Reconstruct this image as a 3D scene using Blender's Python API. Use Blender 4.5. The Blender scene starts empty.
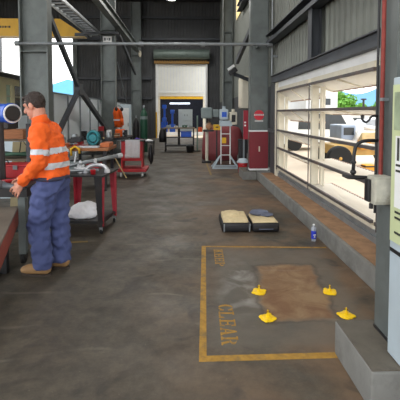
import bpy, bmesh, math, random
from mathutils import Vector, Matrix, noise
random.seed(7)
PI = math.pi
S = bpy.context.scene
COL = S.collection
V = Vector

# ------------------------------------------------------------------ materials
MATS = {}
def srgb(r, g, b):
    f = lambda c: (c/255/12.92) if c/255 <= .04045 else ((c/255+.055)/1.055)**2.4
    return (f(r), f(g), f(b), 1)

def mat(name, col, rough=.6, metal=0, var=.15, scale=6, dirt=None, dirt_amt=.5, bump=.0, bscale=60, emit=None, estr=0, trans=0, stretch=(1, 1, 1), coat=0):
    """procedural material: base colour broken up by noise, optional dirt patches and bump"""
    if name in MATS: return MATS[name]
    m = bpy.data.materials.new(name); m.use_nodes = True
    nt = m.node_tree; N = nt.nodes; L = nt.links
    b = N['Principled BSDF']
    b.inputs['Roughness'].default_value = rough
    b.inputs['Metallic'].default_value = metal
    b.inputs['Coat Weight'].default_value = coat
    if trans: b.inputs['Transmission Weight'].default_value = trans
    tc = N.new('ShaderNodeTexCoord'); mp = N.new('ShaderNodeMapping')
    mp.inputs['Scale'].default_value = stretch
    L.new(tc.outputs['Object'], mp.inputs['Vector'])
    n1 = N.new('ShaderNodeTexNoise'); n1.inputs['Scale'].default_value = scale; n1.inputs['Detail'].default_value = 6
    L.new(mp.outputs[0], n1.inputs['Vector'])
    cr = N.new('ShaderNodeValToRGB')
    c = srgb(*col)
    lo = [max(0, x*(1-var)) for x in c[:3]]+[1]; hi = [min(1, x*(1+var)) for x in c[:3]]+[1]
    cr.color_ramp.elements[0].position = .3; cr.color_ramp.elements[1].position = .7
    cr.color_ramp.elements[0].color = lo; cr.color_ramp.elements[1].color = hi
    L.new(n1.outputs['Fac'], cr.inputs['Fac'])
    out = cr.outputs['Color']
    if dirt:
        n2 = N.new('ShaderNodeTexNoise'); n2.inputs['Scale'].default_value = scale*.45; n2.inputs['Detail'].default_value = 8
        n2.inputs['Roughness'].default_value = .7
        L.new(mp.outputs[0], n2.inputs['Vector'])
        r2 = N.new('ShaderNodeValToRGB'); r2.color_ramp.elements[0].position = .5; r2.color_ramp.elements[1].position = .68
        r2.color_ramp.elements[0].color = (0, 0, 0, 1); r2.color_ramp.elements[1].color = (dirt_amt,)*3+(1,)
        L.new(n2.outputs['Fac'], r2.inputs['Fac'])
        mx = N.new('ShaderNodeMix'); mx.data_type = 'RGBA'
        L.new(r2.outputs['Color'], mx.inputs[0]); L.new(out, mx.inputs[6]); mx.inputs[7].default_value = srgb(*dirt)
        out = mx.outputs[2]
    L.new(out, b.inputs['Base Color'])
    if bump:
        n3 = N.new('ShaderNodeTexNoise'); n3.inputs['Scale'].default_value = bscale; n3.inputs['Detail'].default_value = 4
        L.new(mp.outputs[0], n3.inputs['Vector'])
        bp = N.new('ShaderNodeBump'); bp.inputs['Strength'].default_value = bump; bp.inputs['Distance'].default_value = .01
        L.new(n3.outputs['Fac'], bp.inputs['Height']); L.new(bp.outputs[0], b.inputs['Normal'])
    if emit:
        b.inputs['Emission Color'].default_value = srgb(*emit); b.inputs['Emission Strength'].default_value = estr
    MATS[name] = m
    return m

def floor_material():
    m = bpy.data.materials.new('workshop_concrete'); m.use_nodes = True
    nt = m.node_tree; N = nt.nodes; L = nt.links; b = N['Principled BSDF']
    tc = N.new('ShaderNodeTexCoord')
    def noise_(sc, det=6, rough=.6, dist=0, vec=None):
        n = N.new('ShaderNodeTexNoise'); n.inputs['Scale'].default_value = sc; n.inputs['Detail'].default_value = det
        n.inputs['Roughness'].default_value = rough; n.inputs['Distortion'].default_value = dist
        L.new(vec if vec else tc.outputs['Object'], n.inputs['Vector']); return n.outputs['Fac']
    def ramp(src, p0, p1, c0=(0, 0, 0, 1), c1=(1, 1, 1, 1)):
        r = N.new('ShaderNodeValToRGB'); e = r.color_ramp.elements
        e[0].position = p0; e[1].position = p1; e[0].color = c0; e[1].color = c1
        L.new(src, r.inputs['Fac']); return r.outputs['Color']
    def mix(f, a, c):
        x = N.new('ShaderNodeMix'); x.data_type = 'RGBA'
        if isinstance(f, float): x.inputs[0].default_value = f
        else: L.new(f, x.inputs[0])
        for s, v in ((6, a), (7, c)):
            if isinstance(v, tuple): x.inputs[s].default_value = v
            else: L.new(v, x.inputs[s])
        return x.outputs[2]
    def mth(op, a, c=None, clamp=False):
        x = N.new('ShaderNodeMath'); x.operation = op; x.use_clamp = clamp
        for s, v in ((0, a), (1, c)):
            if v is None: continue
            if isinstance(v, (int, float)): x.inputs[s].default_value = v
            else: L.new(v, x.inputs[s])
        return x.outputs[0]
    base = ramp(noise_(1.1, 9, .72), .3, .7, srgb(*FLOOR_A), srgb(*FLOOR_B))
    fine = ramp(noise_(7, 10, .8), .40, .62, srgb(*FLOOR_C), srgb(*FLOOR_D))
    c = mix(.5, base, fine)
    # patchy warm brown tone, stronger toward the right of the aisle
    sep = N.new('ShaderNodeSeparateXYZ'); L.new(tc.outputs['Object'], sep.inputs[0])
    X, Y = sep.outputs[0], sep.outputs[1]
    dn = ramp(noise_(1.3, 6, .6, .4), .38, .62)
    wx = mth('MULTIPLY', mth('ADD', X, .6), .55, True)
    c = mix(mth('MULTIPLY', mth('MULTIPLY', dn, wx), .8), c, srgb(*WARM_BROWN))
    # dark oil spots
    c = mix(mth('MULTIPLY', ramp(noise_(2.7, 3, .5, 1.0), .58, .68), .65), c, srgb(50, 46, 42))
    # greyer ground concrete inside the marked bay
    def band(v, lo, hi, soft):
        a = mth('MULTIPLY', mth('SUBTRACT', v, lo), 1/soft, True)
        d = mth('MULTIPLY', mth('SUBTRACT', hi, v), 1/soft, True)
        return mth('MULTIPLY', a, d)
    wob = mth('MULTIPLY', mth('SUBTRACT', noise_(3.5, 5, .6), .5), .22)
    Xs = mth('SUBTRACT', mth('ADD', X, wob), mth('MULTIPLY', mth('SUBTRACT', Y, 2.9), .115))
    Yw = mth('ADD', Y, wob)
    wide = mth('MULTIPLY', band(Xs, .13, 1.40, .12), band(Yw, 2.5, 4.5, .12))
    c = mix(mth('MULTIPLY', wide, .6), c, srgb(*BAY))
    wh = mth('MULTIPLY', mth('MULTIPLY', band(Xs, .2, .62, .15), band(Yw, 2.9, 4.2, .3)), ramp(noise_(3.2, 4, .5, 1.2), .46, .66))
    c = mix(mth('MULTIPLY', wh, .6), c, srgb(168, 166, 160))
    # rust-stained rectangle where a machine stood
    rust = mth('MULTIPLY', band(Xs, .56, 1.15, .05), band(Yw, 2.88, 4.0, .06))
    rc = mix(ramp(noise_(4.5, 6, .65, .6), .38, .62), srgb(*RUST_A), srgb(*RUST_B))
    c = mix(mth('MULTIPLY', rust, .85), c, rc)
    rim = mth('SUBTRACT', mth('MULTIPLY', band(Xs, .53, 1.18, .03), band(Yw, 2.85, 4.03, .03)), mth('MULTIPLY', band(Xs, .56, 1.15, .03), band(Yw, 2.88, 4.0, .03)), True)
    c = mix(mth('MULTIPLY', rim, .5), c, srgb(60, 45, 36))
    # chalky scuffs: curved scratches
    wv = N.new('ShaderNodeTexWave'); wv.wave_type = 'RINGS'; wv.inputs['Scale'].default_value = .7; wv.inputs['Distortion'].default_value = 9
    wv.inputs['Detail'].default_value = 3; wv.inputs['Detail Scale'].default_value = .6
    L.new(tc.outputs['Object'], wv.inputs['Vector'])
    sc = mth('MULTIPLY', ramp(wv.outputs['Fac'], .975, 1.0), ramp(noise_(1.1, 3), .52, .66))
    c = mix(mth('MULTIPLY', sc, .35), c, srgb(150, 142, 130))
    speck = ramp(noise_(38, 3, .6), .70, .76)
    c = mix(mth('MULTIPLY', speck, .35), c, srgb(150, 140, 125))
    L.new(c, b.inputs['Base Color'])
    L.new(ramp(noise_(1.8, 5), .3, .7, (FR0,)*3+(1,), (FR1,)*3+(1,)), b.inputs['Roughness'])
    bp = N.new('ShaderNodeBump'); bp.inputs['Strength'].default_value = .25; bp.inputs['Distance'].default_value = .01
    L.new(noise_(25, 6, .7), bp.inputs['Height']); L.new(bp.outputs[0], b.inputs['Normal'])
    return m
FLOOR_A, FLOOR_B, FLOOR_C, FLOOR_D = (58, 55, 48), (88, 80, 67), (48, 46, 42), (98, 89, 76)
WARM_BROWN = (128, 100, 74); BAY = (98, 94, 86); RUST_A = (116, 78, 46); RUST_B = (146, 118, 84)
FR0, FR1 = .42, .7

STEEL = mat('painted_grey_steel', (100, 107, 106), .5, .2, .14, 4, (72, 74, 70), .5, .05)
STEELD = mat('dark_grey_steel', (66, 70, 76), .55, .2, .15, 3, (50, 48, 46), .5, .05)
GALV = mat('galvanised_steel', (140, 146, 150), .4, .5, .12, 8, (105, 105, 105), .4)
CLAD = mat('grey_cladding', (112, 116, 110), .55, .1, .08, 2, (88, 90, 86), .4)
CLADD = mat('dark_cladding', (74, 76, 78), .6, .1, .12, 2, (54, 54, 54), .5)
ROOFM = mat('dark_roof_sheet', (50, 50, 52), .8, 0, .15, 2)
CONC = mat('concrete', (122, 122, 118), .85, 0, .15, 5, (84, 82, 78), .7, .3, 40)
CONCT = mat('dusty_concrete_top', (96, 90, 80), .8, 0, .2, 7, (58, 54, 48), .7, .3, 40)
LEDGE = mat('brown_dusty_ledge', (150, 116, 86), .85, 0, .2, 8, (108, 84, 64), .6, .3, 40)
CREAM = mat('cream_paint', (214, 208, 190), .55, 0, .08, 4, (170, 160, 140), .3)
WHITE = mat('white_paint', (228, 230, 230), .5, 0, .05, 4, (200, 200, 196), .3)
BLADE = mat('white_louver_sheet', (240, 236, 226), .6, 0, .04, 3, (214, 204, 188), .3, trans=.6)
BLADEE = mat('louver_edge_bar', (84, 80, 80), .55, .2, .15, 6, (120, 90, 74), .5)
BROWNE = mat('louver_outer_lip', (150, 118, 96), .6, 0, .12, 6)
RED = mat('red_paint', (176, 30, 38), .45, 0, .12, 6, (110, 20, 26), .5)
RACKR = mat('crimson_angle_steel', (168, 40, 56), .5, 0, .15, 6, (100, 34, 40), .6)
MAROON = mat('maroon_paint', (120, 34, 44), .55, 0, .1, 4, (90, 30, 36), .5)
TARP = mat('maroon_tarpaulin', (136, 62, 66), .6, 0, .2, 3, (78, 34, 40), .6, .3, 12)
YEL = mat('yellow_paint', (226, 176, 30), .5, 0, .1, 6, (180, 140, 30), .4)
CRANEY = mat('crane_yellow', (206, 160, 38), .5, 0, .08, 2, (160, 124, 40), .4)
YBR = mat('bright_yellow_anchor_paint', (248, 206, 10), .45, 0, .06, 20, (190, 140, 20), .4)
LINEY = mat('worn_yellow_floor_paint', (166, 126, 48), .7, 0, .2, 22, (112, 96, 66), .95)
BLACK = mat('black_plastic', (24, 24, 27), .5, 0, .2, 8)
DARK = mat('oily_dark_steel', (44, 44, 46), .45, .4, .2, 8, (70, 60, 50), .5)
RUBBER = mat('black_rubber', (22, 22, 22), .8)
BLUE = mat('bright_blue_enamel', (18, 84, 196), .35, 0, .08, 6)
TEAL = mat('teal_plastic', (40, 128, 138), .5, 0, .12, 10)
GREEN = mat('dark_green_enamel', (28, 78, 58), .45, 0, .12, 6)
HOSEG = mat('green_hose_rubber', (46, 84, 66), .6)
TIMB = mat('timber', (150, 98, 62), .7, 0, .2, 12, (110, 70, 44), .5, .1, 30, stretch=(1, 6, 6))
ORNG = mat('hi_vis_orange', (238, 98, 24), .8, 0, .08, 7, (214, 84, 22), .4, .25, 14)
REFL = mat('silver_reflective_tape', (196, 200, 206), .4, .1, .08, 30)
NAVY = mat('blue_work_trousers', (70, 80, 124), .85, 0, .12, 5, (56, 64, 110), .5, .25, 14)
SKIN = mat('skin', (196, 138, 116), .55, 0, .08, 20)
HAIRM = mat('dark_brown_hair', (48, 38, 34), .7, 0, .3, 60, bump=.6, bscale=120)
LIPM = mat('lip_skin', (160, 96, 88), .5)
EYEM = mat('dark_eye', (36, 28, 26), .3)
BOOTM = mat('tan_leather', (150, 116, 76), .7, 0, .15, 14, (110, 82, 52), .6, .2, 40)
SOLE = mat('boot_sole', (60, 50, 42), .8)
CLOTH = mat('white_cloth', (246, 247, 250), .85, 0, .05, 8, (196, 198, 204), .4, .2, 20)
SILV = mat('bright_machined_metal', (196, 198, 202), .3, .6, .12, 14)
BEIGE = mat('beige_fleece', (208, 190, 150), .9, 0, .1, 16, (180, 160, 122), .4, .4, 50)
SLATE = mat('slate_blue_fabric', (92, 98, 116), .8, 0, .15, 12)
RUSTM = mat('rust_red_steel', (138, 62, 42), .7, .1, .2, 6, (92, 44, 34), .6)
YARD = mat('pale_yard_concrete', (206, 190, 168), .9, 0, .08, .6, (178, 162, 142), .6, .1, 10)  # pale tan is the concrete's own colour
LEAF = mat('bright_leaves', (92, 148, 40), .6, 0, .35, 1.2, (48, 100, 26), .8)
GLASSD = mat('dark_window_glass', (40, 48, 54), .15)
SHEET = mat('pale_grey_sheeting', (236, 241, 244), .6, 0, .04, 1, (214, 220, 224), .3, trans=.65)
SHEDW = mat('shed_wall_grey', (196, 202, 206), .6, 0, .05, 1)
ROOFB = mat('sky_blue_roof', (96, 172, 220), .5, 0, .06, 1)
MACH = mat('machine_grey_green', (132, 146, 146), .5, 0, .1, 6, (96, 104, 104), .4)
LBLUE = mat('pale_blue_grey_enamel', (176, 190, 198), .4, 0, .05, 3, (150, 160, 164), .3)

# ------------------------------------------------------------------ mesh builder
class MB:
    def __init__(self): self.bm = bmesh.new()
    def box(self, a, b, bev=0, rz=0, M=None):
        a = V(a); b = V(b); c = (a+b)/2; s = b-a
        r = bmesh.ops.create_cube(self.bm, size=1)
        vs = r['verts']
        for v in vs: v.co = V((v.co.x*s.x, v.co.y*s.y, v.co.z*s.z))
        if bev:
            es = list({e for v in vs for e in v.link_edges})
            rr = bmesh.ops.bevel(self.bm, geom=es, offset=min(bev, .49*min(abs(q) for q in s)), segments=2, affect='EDGES', profile=.6)
            vs = list({v for v in rr['verts']} | {v for v in vs if v.is_valid})
        if M is not None:
            for v in vs: v.co = M @ v.co
        elif rz:
            R = Matrix.Rotation(rz, 3, 'Z')
            for v in vs: v.co = R @ v.co
        for v in vs: v.co += c
        return self
    def cone(self, p, q, r1, r2=None, seg=16, cap=True):
        p = V(p); q = V(q); d = q-p
        if r2 is None: r2 = r1
        rot = V((0, 0, 1)).rotation_difference(d.normalized()).to_matrix()
        rs = []
        for pt, r in ((p, r1), (q, r2)):
            rs.append([self.bm.verts.new(pt+rot @ V((math.cos(2*PI*i/seg)*max(r, 1e-4), math.sin(2*PI*i/seg)*max(r, 1e-4), 0))) for i in range(seg)])
        for i in range(seg):
            j = (i+1) % seg
            self.bm.faces.new((rs[0][i], rs[0][j], rs[1][j], rs[1][i]))
        if cap:
            self.bm.faces.new(rs[0][::-1]); self.bm.faces.new(rs[1])
        return self
    def sph(self, c, r, seg=16, M=None):
        if isinstance(r, (int, float)): r = (r, r, r)
        rr = bmesh.ops.create_uvsphere(self.bm, u_segments=seg, v_segments=max(6, seg//2+2), radius=1)
        for v in rr['verts']:
            p = V((v.co.x*r[0], v.co.y*r[1], v.co.z*r[2]))
            v.co = (M @ p if M is not None else p)+V(c)
        return self
    def limb(self, pts, rad, seg=14):
        for i, p in enumerate(pts):
            self.sph(p, rad[i], seg)
            if i: self.cone(pts[i-1], p, rad[i-1], rad[i], seg)
        return self
    def tube(self, pts, r, seg=8):
        pts = [V(p) for p in pts]; prev = None; up = None
        for i, p in enumerate(pts):
            d = (pts[min(i+1, len(pts)-1)]-pts[max(i-1, 0)]).normalized()
            if up is None: up = V((0, 0, 1)) if abs(d.z) < .9 else V((1, 0, 0))
            s = d.cross(up).normalized(); up = s.cross(d).normalized()
            rr = r[i] if isinstance(r, (list, tuple)) else r
            ring = [self.bm.verts.new(p+(s*math.cos(2*PI*k/seg)+up*math.sin(2*PI*k/seg))*rr) for k in range(seg)]
            if prev:
                for k in range(seg): self.bm.faces.new((prev[k], ring[k], ring[(k+1) % seg], prev[(k+1) % seg]))
            else: self.bm.faces.new(ring)
            prev = ring
        self.bm.faces.new(prev[::-1]); return self
    def lathe(self, c, prof, seg=24, M=None):
        c = V(c); prev = None
        for r, z in prof:
            ring = []
            for k in range(seg):
                p = V((r*math.cos(2*PI*k/seg), r*math.sin(2*PI*k/seg), z))
                ring.append(self.bm.verts.new(c+(M @ p if M is not None else p)))
            if prev:
                for k in range(seg): self.bm.faces.new((prev[k], prev[(k+1) % seg], ring[(k+1) % seg], ring[k]))
            else: self.bm.faces.new(ring[::-1])
            prev = ring
        self.bm.faces.new(prev); return self
    def prism(self, poly, ext):
        """poly: list of 3-D points in a plane, extruded by vector ext"""
        ext = V(ext); a = [self.bm.verts.new(V(p)) for p in poly]; b = [self.bm.verts.new(V(p)+ext) for p in poly]
        n = len(a)
        self.bm.faces.new(a[::-1]); self.bm.faces.new(b)
        for i in range(n):
            j = (i+1) % n; self.bm.faces.new((a[i], a[j], b[j], b[i]))
        return self
    def loft(self, rings):
        prev = None
        for ring in rings:
            r = [self.bm.verts.new(V(p)) for p in ring]; n = len(r)
            if prev:
                for k in range(n): self.bm.faces.new((prev[k], prev[(k+1) % n], r[(k+1) % n], r[k]))
            else: self.bm.faces.new(r[::-1])
            prev = r
        self.bm.faces.new(prev); return self
    def bar(self, p, q, w, h):
        p = V(p); q = V(q); d = q-p; L = d.length
        rot = d.to_track_quat('X', 'Z').to_matrix()
        c = (p+q)/2
        r = bmesh.ops.create_cube(self.bm, size=1)
        for v in r['verts']: v.co = rot @ V((v.co.x*L, v.co.y*w, v.co.z*h))+c
        return self
    def hsec(self, c, w, d, z0, z1, tf=.022, tw=.016):
        """H column: flanges at -x and +x, web facing y"""
        x, y = c
        self.box((x, y, z0), (x+tf, y+d, z1)); self.box((x+w-tf, y, z0), (x+w, y+d, z1))
        self.box((x+tf, y+d/2-tw/2, z0), (x+w-tf, y+d/2+tw/2, z1)); return self
    def corrug(self, p, along, up, length, height, rib=.19, depth=.03):
        """trapezoid sheet with thickness: p corner, along dir, up dir"""
        p = V(p); a = V(along).normalized(); u = V(up).normalized(); n = a.cross(u)
        prof = []; x = 0
        while x < length:
            for dx, h in ((0, 0), (.62*rib, 0), (.72*rib, depth), (.9*rib, depth)):
                if x+dx < length: prof.append((x+dx, h))
            x += rib
        prof.append((length, 0))
        rows = []
        for off in (0, .004):
            for hh in (0, height): rows.append([self.bm.verts.new(p+a*x+n*(h+off)+u*hh) for x, h in prof])
        m = len(prof)
        for i in range(m-1):
            self.bm.faces.new((rows[0][i], rows[0][i+1], rows[1][i+1], rows[1][i]))
            self.bm.faces.new((rows[3][i], rows[3][i+1], rows[2][i+1], rows[2][i]))
        return self
    def build(self, name, m, parent=None, smooth=False, remesh=0, sm_it=0, wrinkle=0, wscale=8, label=None, auto=False):
        bm = self.bm
        bmesh.ops.recalc_face_normals(bm, faces=bm.faces)
        me = bpy.data.meshes.new(name); bm.to_mesh(me); bm.free()
        if remesh:
            t = bpy.data.objects.new('tmp', me); COL.objects.link(t)
            r = t.modifiers.new('r', 'REMESH'); r.mode = 'VOXEL'; r.voxel_size = remesh; r.use_smooth_shade = True
            if sm_it:
                s = t.modifiers.new('s', 'SMOOTH'); s.factor = .5; s.iterations = sm_it
            dg = bpy.context.evaluated_depsgraph_get()
            m2 = bpy.data.meshes.new_from_object(t.evaluated_get(dg))
            bpy.data.objects.remove(t); bpy.data.meshes.remove(me); me = m2; me.name = name; smooth = True
        if wrinkle:
            nn = [v.normal.copy() for v in me.vertices]
            for v, n_ in zip(me.vertices, nn):
                q = v.co*wscale
                v.co += n_*wrinkle*(noise.noise(V((q.x, q.y, q.z*1.6)))+.5*noise.noise(q*2.3))
        me.materials.clear(); me.materials.append(m)
        root = parent
        while root is not None and root.parent: root = root.parent
        o = bpy.data.objects.new(name, me); COL.objects.link(o)
        if root is not None:
            off = root.location.copy()
            me.transform(Matrix.Translation(-off)); o.parent = parent
        else:
            xs = [v.co for v in me.vertices]
            off = V(((min(p.x for p in xs)+max(p.x for p in xs))/2, (min(p.y for p in xs)+max(p.y for p in xs))/2, min(p.z for p in xs)))
            me.transform(Matrix.Translation(-off)); o.location = off
        if smooth:
            for p in me.polygons: p.use_smooth = True
            if auto:
                try: me.set_sharp_from_angle(angle=math.radians(40))
                except Exception: pass
        if label: o['label'] = label
        return o

def thing(name, label, cat, loc=(0, 0, 0), group=None):
    o = bpy.data.objects.new(name, None); COL.objects.link(o); o.location = loc
    o.empty_display_size = .1
    o['label'] = label; o['category'] = cat
    if group: o['group'] = group
    return o
def tag(o, label, cat, group=None):
    o['label'] = label; o['category'] = cat
    if group: o['group'] = group
    return o
def struct(o, label=None):
    o['kind'] = 'structure'
    if label: o['label'] = label
    return o
def sthing(name, loc, label=None):
    o = bpy.data.objects.new(name, None); COL.objects.link(o); o.location = loc; o['kind'] = 'structure'
    if label: o['label'] = label
    return o
def dup(root, loc, label, group=None, rz=0):
    r = root.copy(); COL.objects.link(r); r.location = loc; r.rotation_euler = (0, 0, rz); r['label'] = label
    if group: r['group'] = group
    for ch in list(root.children):
        c = ch.copy(); COL.objects.link(c); c.parent = r
        for g in list(ch.children):
            d = g.copy(); COL.objects.link(d); d.parent = c
    return r
def lerp(a, b, t): return a+(b-a)*t
# ------------------------------------------------------------------ the shell
fm = floor_material()
o = MB().box((-13, -8, -.3), (1.64, 25.05, 0)).build('floor', fm); me = o.data
me.transform(Matrix.Translation(o.location)); o.location = (0, 0, 0); struct(o, 'stained dark brown-grey concrete workshop floor')

# yard outside (right, left-rear and behind)
o = MB().box((2.1, -40, -.4), (90, 90, -.12)).build('yard_ground', YARD); struct(o, 'pale concrete yard outside the louvered wall')
o = MB().box((-60, 25.05, -.4), (2.1, 90, -.02)).build('rear_yard_ground', YARD); struct(o, 'pale concrete ground behind the workshop')
o = MB().box((-60, -40, -.45), (-13, 90, -.05)).build('side_yard_ground', YARD); struct(o, 'pale ground left of the workshop')
o = MB().box((-13, -40, -.4), (2.1, -8, -.02)).build('front_yard_ground', YARD); struct(o, 'pale concrete ground in front of the workshop')

# kerb
k = sthing('trim_1', (1.9, 9, 0), 'low concrete kerb under the louvers with a brown dusty ledge')
MB().box((1.62, -8, 0), (2.12, 25, .2), .015).build('kerb', CONC, k)
MB().box((1.66, -8, .2), (1.93, 8.9, .206)).build('ledge_dust', LEDGE, k, label='brown dusty ledge')
b = MB()
for y0, y1 in ((-4.5, 2.0), (2.9, 8.6)):
    b.box((1.93, y0, .2), (2.06, y1, .27)).box((1.95, y0, .27), (2.0, y1, .33))
b.build('sill_angle', GALV, k)

# right wall: header, girts, cladding
w = sthing('wall_right', (2, 9, 0), 'grey ribbed metal wall above the louvers')
b = MB().corrug((2.06, 25, 2.2), (0, -1, 0), (0, 0, 1), 32, 6.2)
b.build('cladding', CLAD, w)
b = MB().corrug((2.06, 25, .2), (0, -1, 0), (0, 0, 1), 15.4, 2.0)
b.build('lower_cladding', CLADD, w, label='dark lower cladding')
h = sthing('trim_2', (1.9, 3, 2.2), 'dark steel header beam over the louvers')
MB().box((1.84, -6, 2.2), (1.99, 8.7, 2.34)).box((1.80, -6, 2.33), (1.99, 8.7, 2.345)).build('header_channel', STEELD, h)
MB().box((1.93, -6, 2.09), (2.04, 8.7, 2.2)).build('header_flashing', WHITE, h, label='white flashing under the header')
b = MB().box((1.80, -6, 3.1), (1.99, 9.2, 3.12)).box((1.97, -6, 3.1), (1.99, 9.2, 3.32)).box((1.80, -6, 3.12), (1.815, 9.2, 3.17)).box((1.80, -6, 3.30), (1.99, 9.2, 3.32))
struct(b.build('trim_3', STEELD), 'dark horizontal wall girt on the ribbed wall')
b = MB().box((1.80, -6, 5.2), (1.99, 14.6, 5.22)).box((1.97, -6, 5.2), (1.99, 14.6, 5.42)).box((1.80, -6, 5.4), (1.99, 14.6, 5.42))
struct(b.build('trim_4', STEELD), 'upper wall girt')
b = MB().hsec((1.84, 5.92), .15, .18, 2.345, 3.1, .012, .01)
struct(b.build('trim_5', STEELD), 'short dark post between header and girt')
struct(MB().hsec((1.84, -.6), .15, .18, 2.345, 3.1, .012, .01).build('trim_6', STEELD), 'short post behind the viewer')

# louvered windows
def louver_bay(name, y0, y1, lab, tilts, xo):
    t = sthing(name, (1.95, (y0+y1)/2, .33), lab)
    b = MB()
    for yy in (y1-.07,): b.box((1.93, yy, .33), (2.04, yy+.07, 2.09), .005)
    b.box((1.93, y0+.07, 2.02), (2.04, y1-.07, 2.09)).box((1.95, y0+.07, .33), (2.03, y1-.07, .37))
    b.build('window_frame', CREAM, t)
    b = MB()
    b.box((2.06, y1-.12, .3), (2.11, y1-.05, 2.1), .004).box((2.06, y1-.24, .3), (2.08, y1-.21, 2.1))
    b.build('outer_post_frame', CREAM, t)
    for z, dz_ in zip((2.0, 1.60, 1.19, .82, .43), tilts):
        b = MB()
        xi, zo = 1.9, z-dz_
        # corrugated white sheet blade, tilted down outward
        n = 26; L = y1-y0-.02; top = []; bot = []
        for i in range(n*2+1):
            yy = y0+.01+L*i/(n*2); dz = .006 if i % 2 else -.006
            top.append((xi+.02, yy, z+.006+dz)); bot.append((xi+.02, yy, z-.006+dz))
        tv = [b.bm.verts.new(p) for p in top]; tv2 = [b.bm.verts.new((xo, p[1], p[2]-dz_)) for p in top]
        bv = [b.bm.verts.new(p) for p in bot]; bv2 = [b.bm.verts.new((xo, p[1], p[2]-dz_)) for p in bot]
        for i in range(n*2):
            b.bm.faces.new((tv[i], tv[i+1], tv2[i+1], tv2[i])); b.bm.faces.new((bv[i], bv2[i], bv2[i+1], bv[i+1]))
        b.bm.faces.new(tv+bv[::-1]) if False else None
        bl = b.build('louver_blade', BLADE, t)
        MB().box((xi-.012, y0+.0, z-.02), (xi+.022, y1, z+.018), .004).build('inner_edge_bar', BLADEE, bl)
        MB().box((xo-.01, y0+.01, zo-.018), (xo+.012, y1-.01, zo+.012)).build('outer_lip', BROWNE, bl)
        bb = MB()
        for i in range(3):
            yy = lerp(y0+.05, y1-.05, i/2); bb.bar((xi+.02, yy, z-.02), (xo, yy, zo-.012), .03, .014)
        bb.build('blade_rib', CREAM, bl)
    MB().cone((1.885, y1-.06, .36), (1.885, y1-.06, 2.0), .009, seg=8).build('linkage_rod', BLADEE, t)
louver_bay('window_1', 6.28, 8.42, 'far louvered window bay with five open white blades', (.20, .20, .20, .17, .15), 2.19)
louver_bay('window_2', 4.02, 6.20, 'near louvered window bay with five open white blades', (.11, .06, .03, -.01, -.01), 2.27)
louver_bay('window_3', 1.90, 3.94, 'louvered window bay hidden behind the near column', (.11, .06, .03, .0, .0), 2.27)
struct(MB().box((1.9, 8.42, .2), (2.06, 8.6, 2.2)).build('trim_7', CREAM), 'cream end post of the louvered windows')
struct(MB().box((1.92, 8.6, .2), (2.05, 9.18, 2.2)).box((1.86, 8.62, 1.12), (1.92, 9.18, 1.2)).build('trim_8', CLADD), 'dark panel between the louvers and the column')

# strip high in right wall, its daylight put in as emission
struct(MB().box((1.99, 14.7, 5.3), (2.0, 16.3, 8.2)).build('trim_9', mat('daylight_glow_strip', (236, 216, 150), .5, 0, .05, 3, trans=.0, emit=(250, 224, 150), estr=.55)), 'translucent strip high in the right wall, daylight painted as glow')

# back wall with big doorway
OX0, OX1, OZ = -1.9, 1.25, 4.55
w = sthing('wall_back', (0, 25, 0), 'dark ribbed metal back wall around the doorway')
b = MB()
b.corrug((-3.6, 25.0, 0), (1, 0, 0), (0, 0, 1), OX0+3.6, 8.4)
b.corrug((OX0, 25.0, OZ), (1, 0, 0), (0, 0, 1), OX1-OX0, 8.4-OZ)
b.corrug((OX1, 25.0, 0), (1, 0, 0), (0, 0, 1), 2.06-OX1, 8.4)
b.corrug((-6.7, 25.0, 0), (1, 0, 0), (0, 0, 1), 3.1, 8.4)
b.corrug((-13, 25.0, 6.5), (1, 0, 0), (0, 0, 1), 6.3, 1.9)
b.corrug((-13, 25.0, 0), (1, 0, 0), (0, 0, 1), 1.5, 6.5)
b.build('cladding', CLADD, w)
b = MB()
for z in (2.4, 3.6, 6.0, 7.3): b.box((-6.7, 24.75, z), (OX0-.25, 24.95, z+.14))
for z in (6.0, 7.3): b.box((OX0-.25, 24.75, z), (2.0, 24.95, z+.14))
b.build('girt', STEELD, w)
d = sthing('door_1', ((OX0+OX1)/2, 24.9, 0), 'tall open rear doorway with white frame')
MB().box((OX0-.02, 24.72, 0), (OX0+.1, 25.12, OZ), .01).box((OX1-.1, 24.72, 0), (OX1+.02, 25.12, OZ), .01).box((OX0+.1, 24.8, OZ-.1), (OX1-.1, 25.12, OZ), .01).build('door_frame', WHITE, d)
MB().cone((OX0-.1, 24.45, 5.1), (OX1+.1, 24.45, 5.1), .3, seg=20).build('shutter_drum', mat('green_grey_drum', (104, 118, 112), .5, .2), d)
b = MB().box((OX0-.1, 24.6, OZ+.02), (OX1+.1, 24.72, OZ+.14))
for i in range(22): b.box((OX0-.08+i*.147, 24.56, OZ+.0), (OX0+.02+i*.147, 24.6, OZ+.2))
b.build('shutter_slat_edge', mat('ochre_shutter_edge', (150, 112, 48), .6), d)
MB().box((OX0-.02, 24.70, 0), (OX0+.06, 24.72, 1.6)).build('yellow_guard', YEL, d)

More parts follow.
